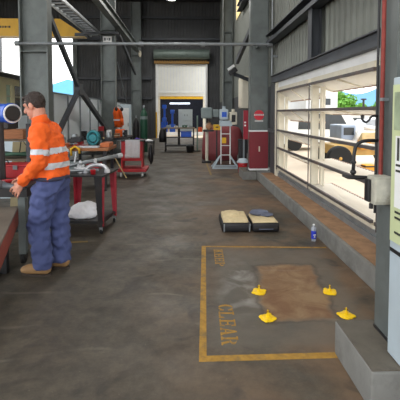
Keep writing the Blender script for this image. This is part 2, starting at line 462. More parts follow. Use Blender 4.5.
# white building right behind the doorway
wb = thing('white_outbuilding', 'white building with yellow door lintel seen through the rear doorway', 'building', (-.4, 28, 0))
DX0, DX1, DZ = -1.88, 1.12, 2.72
b = MB().box((-5, 28, 0), (DX0, 28.15, 5.2)).box((DX1, 28, 0), (4, 28.15, 5.2)).box((DX0, 28, DZ), (DX1, 28.15, 5.2))
b.box((-5, 28, 5.2), (-4.8, 40, 5.4)).box((-5, 40, 0), (4, 40.2, 5.2)).box((-5, 28.15, 0), (-4.85, 40, 5.2)).box((3.85, 28.15, 0), (4, 40, 5.2)).box((-5, 27.9, 5.2), (4, 40.2, 5.35))
b.build('wall', mat('white_render', (236, 236, 228), .6, 0, .04, 2), wb)
MB().box((DX0, 27.94, DZ-.2), (DX1, 28.0, DZ-.02)).build('lintel', YEL, wb, label='yellow door lintel')
b = MB()
for i in range(40): b.box((-4.6+i*.215, 27.975, 3.05), (-4.56+i*.215, 28.0, 4.85))
b.box((-5, 27.95, 2.95), (4, 28, 3.0)).box((-5, 27.93, 4.85), (4, 28, 4.95))
b.build('wall_batten', WHITE, wb)
for q in (DX0-.12, DX1): MB().box((q, 27.96, 0), (q+.12, 28.05, DZ)).build('door_jamb', CREAM, wb)
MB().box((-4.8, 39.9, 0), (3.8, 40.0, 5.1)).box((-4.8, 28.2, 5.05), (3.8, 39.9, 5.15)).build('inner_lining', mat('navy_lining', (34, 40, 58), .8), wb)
MB().box((-1.88, 28.0, -.01), (1.1, 28.16, .22)).build('door_sill', WHITE, wb)
for (x, z, w2, lab) in ((-.75, 3.05, 1.3, 'upper glowing tube lamp inside the white building'), (-.6, 2.35, 1.7, 'lower glowing tube lamp inside the white building')):
    t = thing('tube_lamp', lab, 'lamp', (x, 34, z), 'tube lamps inside the white building')
    MB().box((x-w2/2, 33.95, z+.05), (x+w2/2, 34.05, z+.1)).build('lamp_housing', WHITE, t)
    MB().cone((x-w2/2, 34, z), (x+w2/2, 34, z), .05, seg=8).build('tube', mat('lit_tube', (235, 240, 255), .5, emit=(225, 235, 255), estr=2.2), t)
t = thing('storage_cabinet', 'pale double storage cabinet inside the white building', 'cabinet', (-.1, 33, 0))
MB().box((-.7, 32.8, 0), (.45, 33.3, 1.85), .02).build('cabinet_body', LBLUE, t)
for s in range(2):
    for q in range(2): 
        dd = MB().box((-.67+.56*s, 32.76, .1+.85*q), (-.15+.56*s, 32.8, .88+.85*q), .01).build('door', LBLUE, t)
        MB().box((-.2+.2*s, 32.73, .45+.85*q), (-.17+.2*s, 32.76, .6+.85*q)).build('handle', BLACK, dd)
for i, (x, y, z, sx, h) in enumerate(((-1.75, 31, 0, .5, .9), (-1.15, 31.5, 0, .45, 1.5), (-1.8, 32, 0, .5, 1.9))):
    t = thing('blue_machine', ['low blue machine just inside the white building, leftmost', 'blue column machine beside the pale cabinet', 'tall blue machine at the back left of the white building'][i], 'machine', (x, y, 0), 'blue machines inside the white building')
    MB().box((x-sx/2, y-.2, 0), (x+sx/2, y+.3, h*.45), .03).build('base', BLUE, t)
    MB().cone((x, y, h*.45), (x, y, h), .09, .09).build('column', BLUE, t)
    MB().box((x-.16, y-.3, h), (x+.16, y+.15, h+.3), .04).build('head', BLUE, t)
t = thing('orange_drum', 'small orange drum at the right inside the white building', 'drum', (.95, 29.3, 0))
MB().lathe((.95, 29.3, 0), [(.16, 0), (.17, .02), (.17, .25), (.175, .27), (.17, .29), (.17, .5), (.15, .52)]).build('drum_body', mat('orange_plastic', (214, 84, 40), .5), t, True, auto=True)
MB().lathe((.95, 29.3, .52), [(.12, 0), (.12, .03), (.03, .04)]).build('lid', BLACK, t)

# left aisle: outer wall, ceiling
w = MB().corrug((-13, 15.5, 0), (0, 1, 0), (0, 0, 1), 9.5, 8.4).build('wall_left', CLADD); struct(w, 'dark ribbed outer wall of the left aisle')
r = MB().box((-13.2, -3, 8.4), (2.3, 25.2, 8.5))
for y in range(-2, 25, 2): r.box((-13, y, 8.22), (2.06, y+.1, 8.4))
struct(r.build('ceiling', ROOFM), 'dark roof sheets and purlins')

# sheeting screen along the columns
t = thing('sheet_partition', 'pale grey sheet screen running between the left columns', 'partition', (-3.62, 17, 0))
n = 11
b2 = MB()
for i in range(n):
    y0 = 9.55+i*1.37
    MB().box((-3.66, y0, .1), (-3.62, y0+1.33, 2.08), .004).build('sheet_panel', SHEET, t)
    b2.box((-3.64, y0+1.33, 0), (-3.58, y0+1.37, 2.12))
b2.box((-3.68, 9.5, 2.08), (-3.6, 24.6, 2.12)).build('panel_frame', GALV, t)

# opening frame in the left aisle
struct(MB().box((-11.6, 24.8, 0), (-11.3, 25.1, 6.5)).box((-6.95, 24.8, 0), (-6.7, 25.1, 6.5)).build('trim_10', STEEL), 'steel frame of the left aisle doorway')
# ------------------------------------------------------------------ columns
def column(x, y, w, d, z0, lab, extra=None, zt=8.25, m=STEEL):
    bp_ = .004 if z0 > .21 else .04
    t = thing('steel_column', lab, 'column', (x+w/2, y+d/2, z0), None)
    MB().hsec((x, y), w, d, z0+.02, zt, .03, .02).build('column_shaft', m, t)
    MB().box((x-bp_, y-bp_, z0), (x+w+bp_, y+d+bp_, z0+.02)).build('base_plate', DARK, t)
    b = MB()
    for z in (2.9, 5.0):
        b.box((x+.03, y+.01, z), (x+w-.03, y+d/2-.012, z+.014))
    b.build('stiffener', m, t)
    return t
c1 = column(-3.68, 8.98, .62, .3, 0, 'broad grey steel column behind the man in orange')
c2 = column(-3.6, 17, .6, .3, 0, 'middle grey column of the left row carrying a small white sign')
c3 = column(-3.35, 24.3, .6, .3, 0, 'farthest grey column of the left row beside the rear doorway', zt=8.2)
NEARC = column(1.165, 2.195, .45, .2, .22, 'near grey steel column on a concrete plinth at the right edge', m=STEEL)
RC = column(1.46, 9.25, .42, .26, .2, 'right column with red round sign and maroon lower part')
# maroon paint skin on right column
MB().box((1.455, 9.2, .24), (1.88, 9.38, 1.12), .003).build('painted_casing', MAROON, RC, label='maroon painted lower casing')
MB().box((1.45, 9.19, 1.12), (1.885, 9.39, 1.15)).box((1.45, 9.19, .22), (1.885, 9.39, .26)).build('white_trim_band', WHITE, RC, label='white band')
MB().box((1.485, 9.2, 1.15), (1.855, 9.375, 8.2)).build('cover_plate', STEEL, RC)
MB().box((1.66, 9.17, .66), (1.685, 9.2, .78)).build('tag', CREAM, RC)
column(1.9, 17.2, .43, .3, 0, 'far right column near the maroon covered machine', m=STEELD) if False else None
FR = column(1.55, 17.2, .4, .3, 0, 'far right grey column behind the covered machine')
# plinths
def plinth(a, b, lab):
    t = thing('concrete_plinth', lab, 'plinth', ((a[0]+b[0])/2, (a[1]+b[1])/2, 0), None)
    bm_ = MB().box(a, (b[0], b[1], b[2]-.006), .012); bm_.build('plinth_block', CONC, t)
    MB().box((a[0]+.006, a[1]+.006, b[2]-.007), (b[0]-.006, b[1]-.006, b[2])).build('dusty_top', CONCT, t, label='dark dusty top face')
plinth((.95, 1.97, 0), (1.61, 2.485, .22), 'near concrete plinth under the right edge column')
plinth((1.29, 9.16, 0), (1.61, 9.9, .2), 'far concrete plinth under the maroon column')

# conduit with lamps rail across the aisle
t = thing('cross_pipe', 'long thin horizontal pipe spanning the aisle overhead', 'pipe', (-.9, 8.9, 3.06))
MB().cone((-3.72, 8.9, 3.06), (1.9, 8.9, 3.07), .035, seg=12).build('pipe_tube', GALV, t)
for x in (-3.68, -1.0, .35, 1.84): MB().cone((x-.05, 8.9, 3.06), (x+.05, 8.9, 3.06), .055, seg=12).build('coupling', GALV, t)
for x, yy in ((-3.37, 8.98), (1.6, 9.2)): MB().box((x-.03, 8.9, 3.02), (x+.03, yy, 3.1)).build('bracket', STEEL, t)
t = thing('wall_conduit', 'thin pale conduit running down beside the maroon column', 'conduit', (1.93, 9.1, 2.3))
MB().tube([(1.91, 9.0, 8.0), (1.91, 9.0, 2.42), (1.92, 9.0, 2.37), (1.96, 9.0, 2.35)], .014).build('conduit_tube', GALV, t)
b = MB()
for z in (2.8, 4.5, 6): b.box((1.89, 8.98, z), (2.03, 9.02, z+.04))
b.build('clip', GALV, t)

# braces on left row
t = thing('column_bracing', 'grey diagonal bracing between the two nearer left columns', 'bracing', (-3.3, 13, 0))
MB().bar((-3.3, 9.3, 4.2), (-3.3, 12.4, 2.3), .1, .14).build('brace_bar', STEELD, t)
MB().bar((-3.3, 12.4, 2.3), (-3.3, 16.98, .72), .12, .16).build('brace_bar', STEELD, t)
MB().bar((-3.3, 12.35, 2.25), (-3.3, 10.2, .95), .1, .14).build('brace_bar', STEELD, t)
MB().box((-3.37, 12.2, 2.1), (-3.23, 12.6, 2.45), .01).build('gusset_plate', STEELD, t)
tag(MB().bar((-2.9, 17.4, 4.9), (-2.8, 22, 3.7), .1, .16).build('diagonal_brace', STEELD), 'grey brace right of the small white sign, overhead', 'brace')
# upper crane runway on left row
t = thing('crane_runway', 'raised runway beam and grated walkway along the left columns', 'runway', (-3.9, 15, 4.9))
MB().box((-2.98, -3, 5.4), (-2.74, 23.6, 5.43)).box((-2.88, -3, 5.1), (-2.84, 23.6, 5.4)).box((-2.98, -3, 5.07), (-2.74, 23.6, 5.1)).build('runway_beam', STEEL, t)
MB().box((-3.76, 7, 4.9), (-3.7, 18, 5.0)).box((-4.26, 7, 4.9), (-4.2, 18, 5.0)).build('walkway_chord', GALV, t)
b = MB().box((-4.2, 7, 4.925), (-4.19, 18, 4.975)).box((-3.77, 7, 4.925), (-3.76, 18, 4.975))
for i in range(28): b.box((-4.2, 7.2+i*.39, 4.93), (-3.76, 7.26+i*.39, 4.97))
b.build('walkway_grating', GALV, t)
b = MB()
for y in (8.85, 16.87): b.box((-4.3, y, 4.82), (-2.85, y+.1, 4.9))
b.build('support_bracket', STEELD, t)
# crane girder
t = thing('crane_girder', 'yellow overhead crane girder across the left aisle', 'crane', (-8.5, 18.5, 5))
b = MB().prism([(-12.95, 18.4, 5.0), (-4.7, 18.4, 5.0), (-4.7, 18.4, 5.12), (-5.7, 18.4, 5.78), (-12.95, 18.4, 5.78)], (0, .3, 0))
b.build('girder_box', CRANEY, t)
MB().box((-12.8, 18.36, 4.96), (-4.6, 18.74, 5.0)).build('bottom_flange', mat('pale_flange', (196, 170, 120), .5), t)
b = MB(); xx = -8.95
for wd in (.1, .14, .12, .08, .13, .12, .1, .12, .05, .12): 
    b.box((xx, 18.392, 5.36), (xx+wd-.03, 18.4, 5.45)); xx += wd
b.build('lettering_mark', mat('dark_lettering', (70, 60, 40), .6), t)
MB().box((-5.0, 18.2, 5.0), (-4.6, 18.95, 5.12)).build('end_carriage', STEELD, t)

# roof trusses (upper clutter)
t = thing('roof_truss', 'dark steel roof truss high across the middle of the aisle', 'truss', (-.5, 17.15, 7.3))
b = MB().bar((-3.3, 17.15, 7.3), (2, 17.15, 7.3), .1, .12).bar((-3.3, 17.15, 8.15), (2, 17.15, 8.15), .1, .12)
b.build('chord', ROOFM, t)
b = MB()
for i in range(5):
    b.bar((-3.2+i*1.04, 17.15, 7.3), (-2.68+i*1.04, 17.15, 8.15), .06, .06).bar((-2.68+i*1.04, 17.15, 8.15), (-2.16+i*1.04, 17.15, 7.3), .06, .06)
b.build('web_member', ROOFM, t)
# high bay lamp
t = thing('high_bay_lamp', 'lit white high bay lamp hanging from the dark roof', 'lamp', (-.75, 20, 7.15))
MB().lathe((-.75, 20, 7.15), [(.22, 0), (.24, .02), (.12, .22), (.05, .3)]).build('lamp_shade', GALV, t, True)
MB().lathe((-.75, 20, 7.12), [(.2, 0), (.2, .04)]).build('lamp_lens', mat('lit_lens', (255, 255, 250), .5, emit=(255, 255, 245), estr=8), t)
MB().cone((-.75, 20, 7.42), (-.75, 20, 8.4), .012, seg=6).build('cable', BLACK, t)

# pale hanging cable and white round fixture near third column
t = tag(MB().tube([(-3.0, 17.5, 3.75), (-2.85, 18.2, 2.6), (-2.75, 19, 1.7), (-2.6, 19.3, .9)], .022).build('power_line', GALV), 'thin pale cord hanging beside the middle left column', 'cord')
t = thing('roof_fan_bulb', 'small white egg-shaped lamp below the horizontal pipe', 'lamp', (-.5, 9, 2.7)) if False else None
t = thing('wall_lamp', 'small pale hooded lamp on the farthest left column', 'lamp', (-2.85, 24, 5.0))
MB().sph((-2.78, 24.0, 5.05), (.09, .09, .2)).build('lamp_hood', CREAM, t, True)
MB().box((-2.8, 24.1, 5.25), (-2.72, 24.35, 5.3)).build('bracket', STEELD, t)
t = thing('flood_lamp', 'angled flood lamp with white face fixed behind the right column', 'lamp', (1.4, 12, 2.7))
Mx = Matrix.Rotation(math.radians(-35), 3, 'Y')
MB().box((1.25, 11.9, 2.72), (1.5, 12.1, 2.86), .02, M=Mx).build('lamp_body', BLACK, t)
MB().box((1.19, 11.86, 2.86), (1.42, 11.9, 2.93), 0, M=Mx).build('lamp_face', WHITE, t)
MB().bar((1.4, 12, 2.72), (2.03, 12.2, 2.5), .05, .1).build('arm', STEELD, t)
tag(MB().bar((1.62, 13, 3.2), (1.93, 10, 4.4), .1, .16).build('diagonal_brace', STEELD), 'dark brace slanting behind the top of the maroon column', 'brace')

# signs
t = thing('white_sign', 'small white sign high on the middle left column', 'sign', (-3.3, 16.98, 4.45))
MB().box((-3.5, 16.97, 4.5), (-3.14, 16.99, 4.74)).build('sign_plate', WHITE, t)
MB().box((-3.45, 16.962, 4.57), (-3.38, 16.97, 4.68)).box((-3.34, 16.962, 4.6), (-3.3, 16.97, 4.66)).box((-3.26, 16.962, 4.57), (-3.19, 16.97, 4.68)).build('sign_mark', mat('grey_lettering', (96, 100, 104), .6), t)
t = thing('round_red_sign', 'round red sign with a white band on the right column', 'sign', (1.61, 9.18, 1.3))
MB().cone((1.66, 9.198, 1.5), (1.66, 9.185, 1.5), .115, seg=32).build('sign_disc', mat('sign_red', (196, 40, 56), .5), t)
MB().box((1.55, 9.178, 1.49), (1.77, 9.185, 1.525)).build('white_bar', WHITE, t)
b = MB()
for i in range(7): b.box((1.57+i*.027, 9.174, 1.497), (1.588+i*.027, 9.178, 1.517))
b.build('bar_lettering', MAROON, t)
MB().box((1.565, 9.18, 1.35), (1.755, 9.198, 1.385)).build('caption_strip', mat('caption_grey', (190, 192, 190), .6), t)

# ------------------------------------------------------------------ near right: pipe, box, hooks, cabinet
t = thing('red_conduit', 'red painted pipe running down the near column into a box', 'pipe', (1.135, 2.3, 1.2))
MB().cone((1.136, 2.30, 1.18), (1.136, 2.30, 4.5), .012, seg=14).build('pipe_tube', mat('weathered_red', (132, 52, 44), .7, 0, .2, 20, (100, 40, 36), .6), t)
b = MB()
for z in (1.62, 2.6): b.box((1.124, 2.274, z), (1.165, 2.306, z+.018))
b.build('pipe_clip', GALV, t)
MB().cone((1.128, 2.345, .95), (1.128, 2.345, 4.5), .008, seg=8).build('dark_side_conduit', BLACK, t)
t = thing('junction_box', 'weathered grey junction box under the red pipe', 'box', (1.12, 2.26, 1.03))
MB().box((1.055, 2.2, 1.03), (1.163, 2.3, 1.19), .008).build('box_body', mat('weathered_grey_box', (176, 174, 160), .7, 0, .15, 20, (120, 112, 96), .8, .3), t)
MB().box((1.06, 2.194, 1.05), (1.155, 2.2, 1.175)).build('cover', mat('weathered_grey_box2', (188, 186, 172), .7, 0, .15, 20, (130, 122, 106), .8, .3), t)
MB().box((1.035, 2.24, 1.04), (1.055, 2.29, 1.17), .006).cone((1.06, 2.25, 1.0), (1.06, 2.25, 1.03), .012, seg=10).build('side_gland', DARK, t)
def ptb(px, py, y): # real position on the vertical plane y = const, read off the photograph
    u = (px-187)/400; return (u*y, y, 1.55-(py-113)/400*y)
t = thing('black_hose_bracket', 'thick black curved hose bracket sticking out from the near column', 'bracket', (1.0, 2.3, 1.15))
pts = [ptb(a, c, 2.33) for a, c in ((381, 141), (372, 141), (366, 141.5), (361, 143.5), (358, 148), (356.8, 155), (356.5, 165), (356, 176))]
MB().tube(pts, .0105, 12).build('bent_pipe', BLACK, t, True)
MB().tube([ptb(a, c, 2.33) for a, c in ((345, 176.5), (351, 178.5), (358, 178.5), (372, 179), (376, 179.5))], [.006, .011, .013, .011, .011], 12).build('lower_arm', BLACK, t, True)
MB().sph(ptb(356.3, 163, 2.33), (.017, .017, .013)).build('joint', BLACK, t, True)
MB().sph(ptb(356.2, 173, 2.33), (.018, .018, .016)).build('joint', BLACK, t, True)
t = thing('black_hook', 'small black J-shaped hook above the curved bracket', 'hook', (1.05, 2.3, 1.5))
MB().tube([ptb(a, c, 2.33) for a, c in ((381, 116), (375, 116), (373, 117.5), (371.5, 120.5), (368.5, 122.5), (366, 121.5), (364.3, 119), (363.7, 115))], .0065, 10).build('hook_rod', BLACK, t, True)

t = thing('notice_cabinet', 'pale grey-blue cabinet with posted notice at the right edge', 'cabinet', (1.4, 1.95, .22))
MB().box((1.112, 1.3, .224), (1.6, 2.13, 1.74), .006).build('cabinet_body', LBLUE, t)
MB().box((1.108, 1.34, .8), (1.112, 2.12, .82)).build('dark_strip', BLACK, t)
ps = MB().box((1.106, 1.4, .86), (1.112, 2.12, 1.70)).build('notice_sheet', mat('green_yellow_notice', (196, 206, 160), .5, 0, .06, 3), t, label='yellow-green bordered notice')
MB().box((1.104, 1.42, 1.46), (1.106, 2.1, 1.66)).build('notice_picture', mat('notice_picture_green', (146, 160, 132), .5, 0, .3, 9), ps)
MB().box((1.104, 1.42, 1.05), (1.106, 2.08, 1.43)).build('notice_panel', WHITE, ps)
b = MB()
for z in (1.27, 1.24, 1.02, .99, .91): b.box((1.1025, 1.5, z), (1.104, 2.07, z+.012))
b.box((1.1025, 2.04, 1.3), (1.104, 2.06, 1.42))
b.build('notice_text_line', mat('notice_ink', (40, 44, 40), .6), ps)
MB().box((1.2, 1.5, 1.74), (1.6, 2.1, 1.82), .01).build('cabinet_top_box', STEEL, t)
# ------------------------------------------------------------------ floor markings
LINEF = mat('faded_floor_paint', (140, 116, 66), .7, 0, .2, 22, (104, 94, 74), 1)
t = thing('floor_marking', 'yellow painted rectangle outlining the keep clear area', 'floor marking', (.6, 3.4, 0))
A, B_, C_, D_ = V((.173, 4.593, 0)), V((1.6, 4.51, 0)), V((.066, 2.428, 0)), V((1.0, 2.44, 0))
def strip(b, p, q, wd, z0=.0005, z1=.0018):
    p = V(p); q = V(q); d = (q-p).normalized(); n = V((-d.y, d.x, 0))*wd/2
    b.prism([(p+n)+V((0, 0, z0)), (p-n)+V((0, 0, z0)), (q-n)+V((0, 0, z0)), (q+n)+V((0, 0, z0))], (0, 0, z1-z0)); return b
strip(MB(), A+V((0.02, .0, 0)), C_+V((.03, -.01, 0)), .048).build('side_line', LINEY, t)
strip(MB(), A+V((.045, -.02, 0)), B_+V((0, -.02, 0)), .035).build('back_line', LINEY, t)
strip(MB(), C_+V((.055, .02, 0)), D_+V((0, .02, 0)), .06).build('front_line', LINEY, t)
FONT = {  # stencil slab letters in a 0.62 x 1 cell: list of polygons
 'C': 'arc', 
 'L': [[(.0,0),(.3,0),(.3,.1),(.0,.1)], [(.08,.1),(.22,.1),(.22,.9),(.08,.9)], [(0,.9),(.3,.9),(.3,1),(0,1)], [(.34,0),(.62,0),(.62,.34),(.54,.34),(.48,.12),(.34,.1)]],
 'E': [[(0,0),(.26,0),(.26,.1),(0,.1)], [(.08,.1),(.22,.1),(.22,.9),(.08,.9)], [(0,.9),(.26,.9),(.26,1),(0,1)], [(.3,0),(.62,0),(.62,.3),(.54,.3),(.48,.1),(.3,.1)], [(.3,.9),(.48,.9),(.52,.72),(.6,.72),(.6,1),(.3,1)], [(.26,.46),(.46,.46),(.46,.34),(.52,.34),(.52,.68),(.46,.68),(.46,.56),(.26,.56)]],
 'A': [[(0,0),(.22,0),(.22,.09),(0,.09)], [(.4,0),(.66,0),(.66,.09),(.4,.09)], [(.07,.09),(.14,.09),(.33,.84),(.28,.97)], [(.42,.09),(.6,.09),(.38,1.0),(.30,1.0)], [(.2,.28),(.42,.28),(.40,.36),(.22,.36)]],
 'R': [[(0,0),(.28,0),(.28,.1),(0,.1)], [(.08,.1),(.22,.1),(.22,.9),(.08,.9)], [(0,.9),(.26,.9),(.26,1),(0,1)], [(.3,.9),(.42,.88),(.56,.8),(.6,.72),(.56,.58),(.44,.5),(.3,.48),(.3,.56),(.38,.58),(.44,.68),(.44,.78),(.38,.88),(.3,.91)], [(.32,.46),(.46,.48),(.58,.1),(.66,.1),(.66,0),(.46,0)]],
 'K': [[(0,0),(.28,0),(.28,.1),(0,.1)], [(.08,.1),(.22,.1),(.22,.9),(.08,.9)], [(0,.9),(.28,.9),(.28,1),(0,1)], [(.26,.46),(.36,.56),(.56,.9),(.62,.9),(.62,1),(.38,1),(.38,.9),(.42,.9),(.26,.56)], [(.32,.52),(.44,.6),(.58,.1),(.66,.1),(.66,0),(.4,0),(.4,.1),(.43,.1)]],
 'P': [[(0,0),(.28,0),(.28,.1),(0,.1)], [(.08,.1),(.22,.1),(.22,.9),(.08,.9)], [(0,.9),(.26,.9),(.26,1),(0,1)], [(.3,.9),(.42,.88),(.56,.8),(.6,.7),(.56,.55),(.44,.46),(.3,.44),(.3,.53),(.38,.56),(.44,.66),(.44,.76),(.38,.86),(.3,.91)]]}
def word(txt, start, end, hgt, lab):
    s = V((start[0], start[1], 0)); e = V((end[0], end[1], 0)); d = (e-s); L = d.length; d.normalize(); up = V((-d.y, d.x, 0))
    if up.x < 0: up = -up
    t = thing('painted_word', lab, 'floor lettering', (s+e)/2, 'painted floor words')
    step = L/len(txt); k = step/.74
    for i, ch in enumerate(txt):
        b = MB(); polys = FONT[ch]
        if polys == 'arc':
            def arc(a0, a1):
                o_ = [(.32+.32*math.cos(a), .5+.5*math.sin(a)) for a in [lerp(a0, a1, q/8) for q in range(9)]]
                i_ = [(.34+.17*math.cos(a), .5+.41*math.sin(a)) for a in [lerp(a1, a0, q/8) for q in range(9)]]
                return o_+i_
            polys = [arc(math.radians(100), math.radians(260)), arc(math.radians(36), math.radians(80)), arc(math.radians(280), math.radians(324)), [(.52,.64),(.62,.64),(.62,.98),(.56,.98)], [(.52,.36),(.62,.36),(.62,.06),(.56,.06)]]
        for p in polys:
            b.prism([s+d*(i*step+x*k)+up*(y*hgt)+V((0, 0, .0006)) for x, y in p], (0, 0, .0014))
        b.build('letter_'+ch.lower(), LINEY, t)
word('KEEP', (.30, 4.47), (.285, 3.95), .10, 'yellow stencilled word KEEP on the floor')
word('CLEAR', (.248, 3.16), (.228, 2.58), .118, 'yellow stencilled word CLEAR on the floor')

# more faint yellow line segments far in the aisle
for (p, q, lab) in (((.60, 9.9, 0), (.60, 14.0, 0), 'faint yellow line running down the aisle'), ((-1.6, 4.75, 0), (-1.2, 4.8, 0), 'short faint yellow line by the man\'s feet'), ((.65, 9.3, 0), (1.1, 9.3, 0), 'short yellow line across in front of the grey stand')):
    tag(strip(MB(), p, q, .05).build('floor_line', LINEF), lab, 'floor marking')

# yellow anchors
t = thing('floor_anchor', '', 'anchor', (0, 0, 0), 'yellow floor anchors')
b = MB()
prof = [(.056, .0), (.056, .007), (.045, .012), (.03, .016), (.012, .018)]
b.lathe((0, 0, 0), prof, 24)
for a in range(4):
    th = a*PI/2+.4; b.sph((.047*math.cos(th), .047*math.sin(th), .007), (.026, .02, .010), 10)
b.build('painted_flange', YBR, t, True, auto=True)
b = MB().cone((0, 0, .01), (0, 0, .065), .005, seg=10); st = b.build('stud', YBR, t)
MB().cone((0, 0, .018), (0, 0, .030), .014, seg=6).build('nut', YBR, st)
MB().bar((-.018, 0, .055), (.018, 0, .053), .007, .007).build('cross_pin', mat('brass', (150, 110, 40), .4, .5), st)
an = [((.62, 3.37), 'yellow floor anchor at the far left of the rusty patch'), ((.607, 2.93), 'yellow floor anchor at the near left of the rusty patch, nearest CLEAR'), ((1.232, 3.35), 'yellow floor anchor at the far right of the rusty patch'), ((1.215, 2.95), 'yellow floor anchor just behind the near concrete plinth')]
t.location = (*an[0][0], 0); t['label'] = an[0][1]
for i, (p, lab) in enumerate(an[1:]): dup(t, (*p, 0), lab, rz=.8*(i+1))

# bottle
t = thing('spray_bottle', 'clear bottle with blue label standing against the kerb', 'bottle', (1.535, 4.74, 0))
MB().lathe((1.535, 4.74, 0), [(.028, 0), (.031, .006), (.031, .15), (.026, .168), (.013, .178), (.013, .186)]).build('bottle_body', mat('clear_plastic', (206, 214, 224), .2, trans=.5), t, True)
MB().lathe((1.535, 4.74, .03), [(.0318, 0), (.032, .002), (.032, .095), (.0318, .097)]).build('label_band', mat('royal_blue_label', (40, 60, 190), .4), t, True)
b = MB().box((1.519, 4.707, .075), (1.552, 4.7085, .087)).box((1.527, 4.7068, .05), (1.545, 4.7085, .064)); b.build('label_mark', WHITE, t)
MB().lathe((1.535, 4.74, .186), [(.015, 0), (.015, .018), (.012, .02)]).build('cap', WHITE, t, True)

# open case
t = thing('open_tool_case', 'open black case with beige fleece lining lying on the floor', 'case', (.82, 5.27, 0))
for i, (x0, x1, y0, y1) in enumerate(((.45, .82, 5.09, 5.62), (.845, 1.20, 5.08, 5.56))):
    b = MB().box((x0, y0, .005), (x1, y1, .125), .03)
    sh = b.build('case_half', BLACK, t, True)
    MB().box((x0+.03, y0-.003, .05), (x1-.03, y0+.003, .075), .002).build('ribbed_edge', DARK, sh)
    cxm, cym = (x0+x1)/2, (y0+y1)/2
    b = MB()
    if i == 0:
        b.box((x0+.02, y0+.03, .1), (x1-.015, y1-.02, .165), .03).sph((cxm-.03, cym+.06, .14), (.14, .17, .07), 24)
    else:
        b.box((x0+.015, y0+.03, .1), (x1-.02, y1-.02, .14), .018).sph((cxm, cym-.02, .12), (.155, .19, .035), 24)
    for v in b.bm.verts: v.co.z = max(v.co.z, .07)
    b.build('fleece_lining', BEIGE, t, True, wrinkle=.012, wscale=14)
b = MB().sph((.99, 5.44, .18), (.13, .09, .045), 20).sph((1.09, 5.36, .165), (.09, .06, .025), 16)
b.build('slate_pouch', SLATE, t, True, wrinkle=.012, wscale=18)
b = MB()
for x, y in ((.47, 5.085), (.80, 5.085)): b.box((x, y, .01), (x+.018, y+.01, .115), .003)
b.build('corner_guard', GALV, t)
MB().tube([(.93, 5.075, .05), (.94, 5.05, .055), (1.1, 5.05, .055), (1.11, 5.075, .05)], .006).build('handle', SLATE, t)
MB().box((.815, 5.2, .06), (.85, 5.35, .075)).build('hinge', GALV, t)

# ------------------------------------------------------------------ red rack table
RZ = math.radians(-7)
def rk(x, y): # local frame of the rack, origin front right corner
    c, s = math.cos(RZ), math.sin(RZ); return (-1.08+x*c-y*s, 5.08+x*s+y*c)
t = thing('welding_table', 'small red legged steel table on castors behind the man', 'table', (-1.35, 5.4, 0))
RM = Matrix.Rotation(RZ, 3, 'Z')
def rbox(b, x0, x1, y0, y1, z0, z1, bev=0):
    cx, cy = rk((x0+x1)/2, (y0+y1)/2)
    b.box((cx-abs(x1-x0)/2, cy-abs(y1-y0)/2, z0), (cx+abs(x1-x0)/2, cy+abs(y1-y0)/2, z1), bev, M=RM); return b
rbox(MB(), -.62, .02, -.02, .64, .735, .76, .004).build('tabletop', DARK, t)
rbox(rbox(MB(), -.6, 0, .0, .62, .135, .15), -.6, 0, .0, .02, .13, .17).build('lower_shelf', DARK, t)
for (lx, ly, sx, sy) in ((0, 0, -1, 1), (0, .62, -1, -1), (-.6, 0, 1, 1), (-.6, .62, 1, -1)):
    b = MB()
    # tapered angle leg
    for (w0, w1, ax) in ((.055, .105, 0), (.055, .105, 1)):
        if ax == 0: pl = [(lx, ly, .09), (lx+sx*w0, ly, .09), (lx+sx*w1, ly, .735), (lx, ly, .735)]; ex = (0, sy*.008)
        else: pl = [(lx, ly, .09), (lx, ly+sy*w0, .09), (lx, ly+sy*w1, .735), (lx, ly, .735)]; ex = (sx*.008, 0)
        P = [(*rk(p[0], p[1]), p[2]) for p in pl]
        q = V((*rk(lx+ex[0], ly+ex[1]), 0))-V((*rk(lx, ly), 0))
        b.prism(P, q)
        if ax == 0 and ly == 0:
            lg = None
    lg = b.build('leg', RACKR, t)
    if ly == 0:  # front faces of the front legs are drawn darker
        pl = [(lx, -.003, .09), (lx+sx*.055, -.003, .09), (lx+sx*.105, -.003, .735), (lx, -.003, .735)]
        P = [(*rk(p[0], p[1]), p[2]) for p in pl]
        q = V((*rk(0, .002), 0))-V((*rk(0, 0), 0))
        MB().prism(P, q).build('dark_leg_face', DARK, lg, label='dark front face')
    x, y = rk(lx+sx*.03, ly+sy*.03)
    ca = MB().cone((x-.014, y, .032), (x+.014, y, .032), .032, seg=18).build('castor_wheel', RUBBER, lg)
    MB().box((x-.02, y-.018, .04), (x+.02, y+.018, .092)).build('castor_fork', GALV, lg)
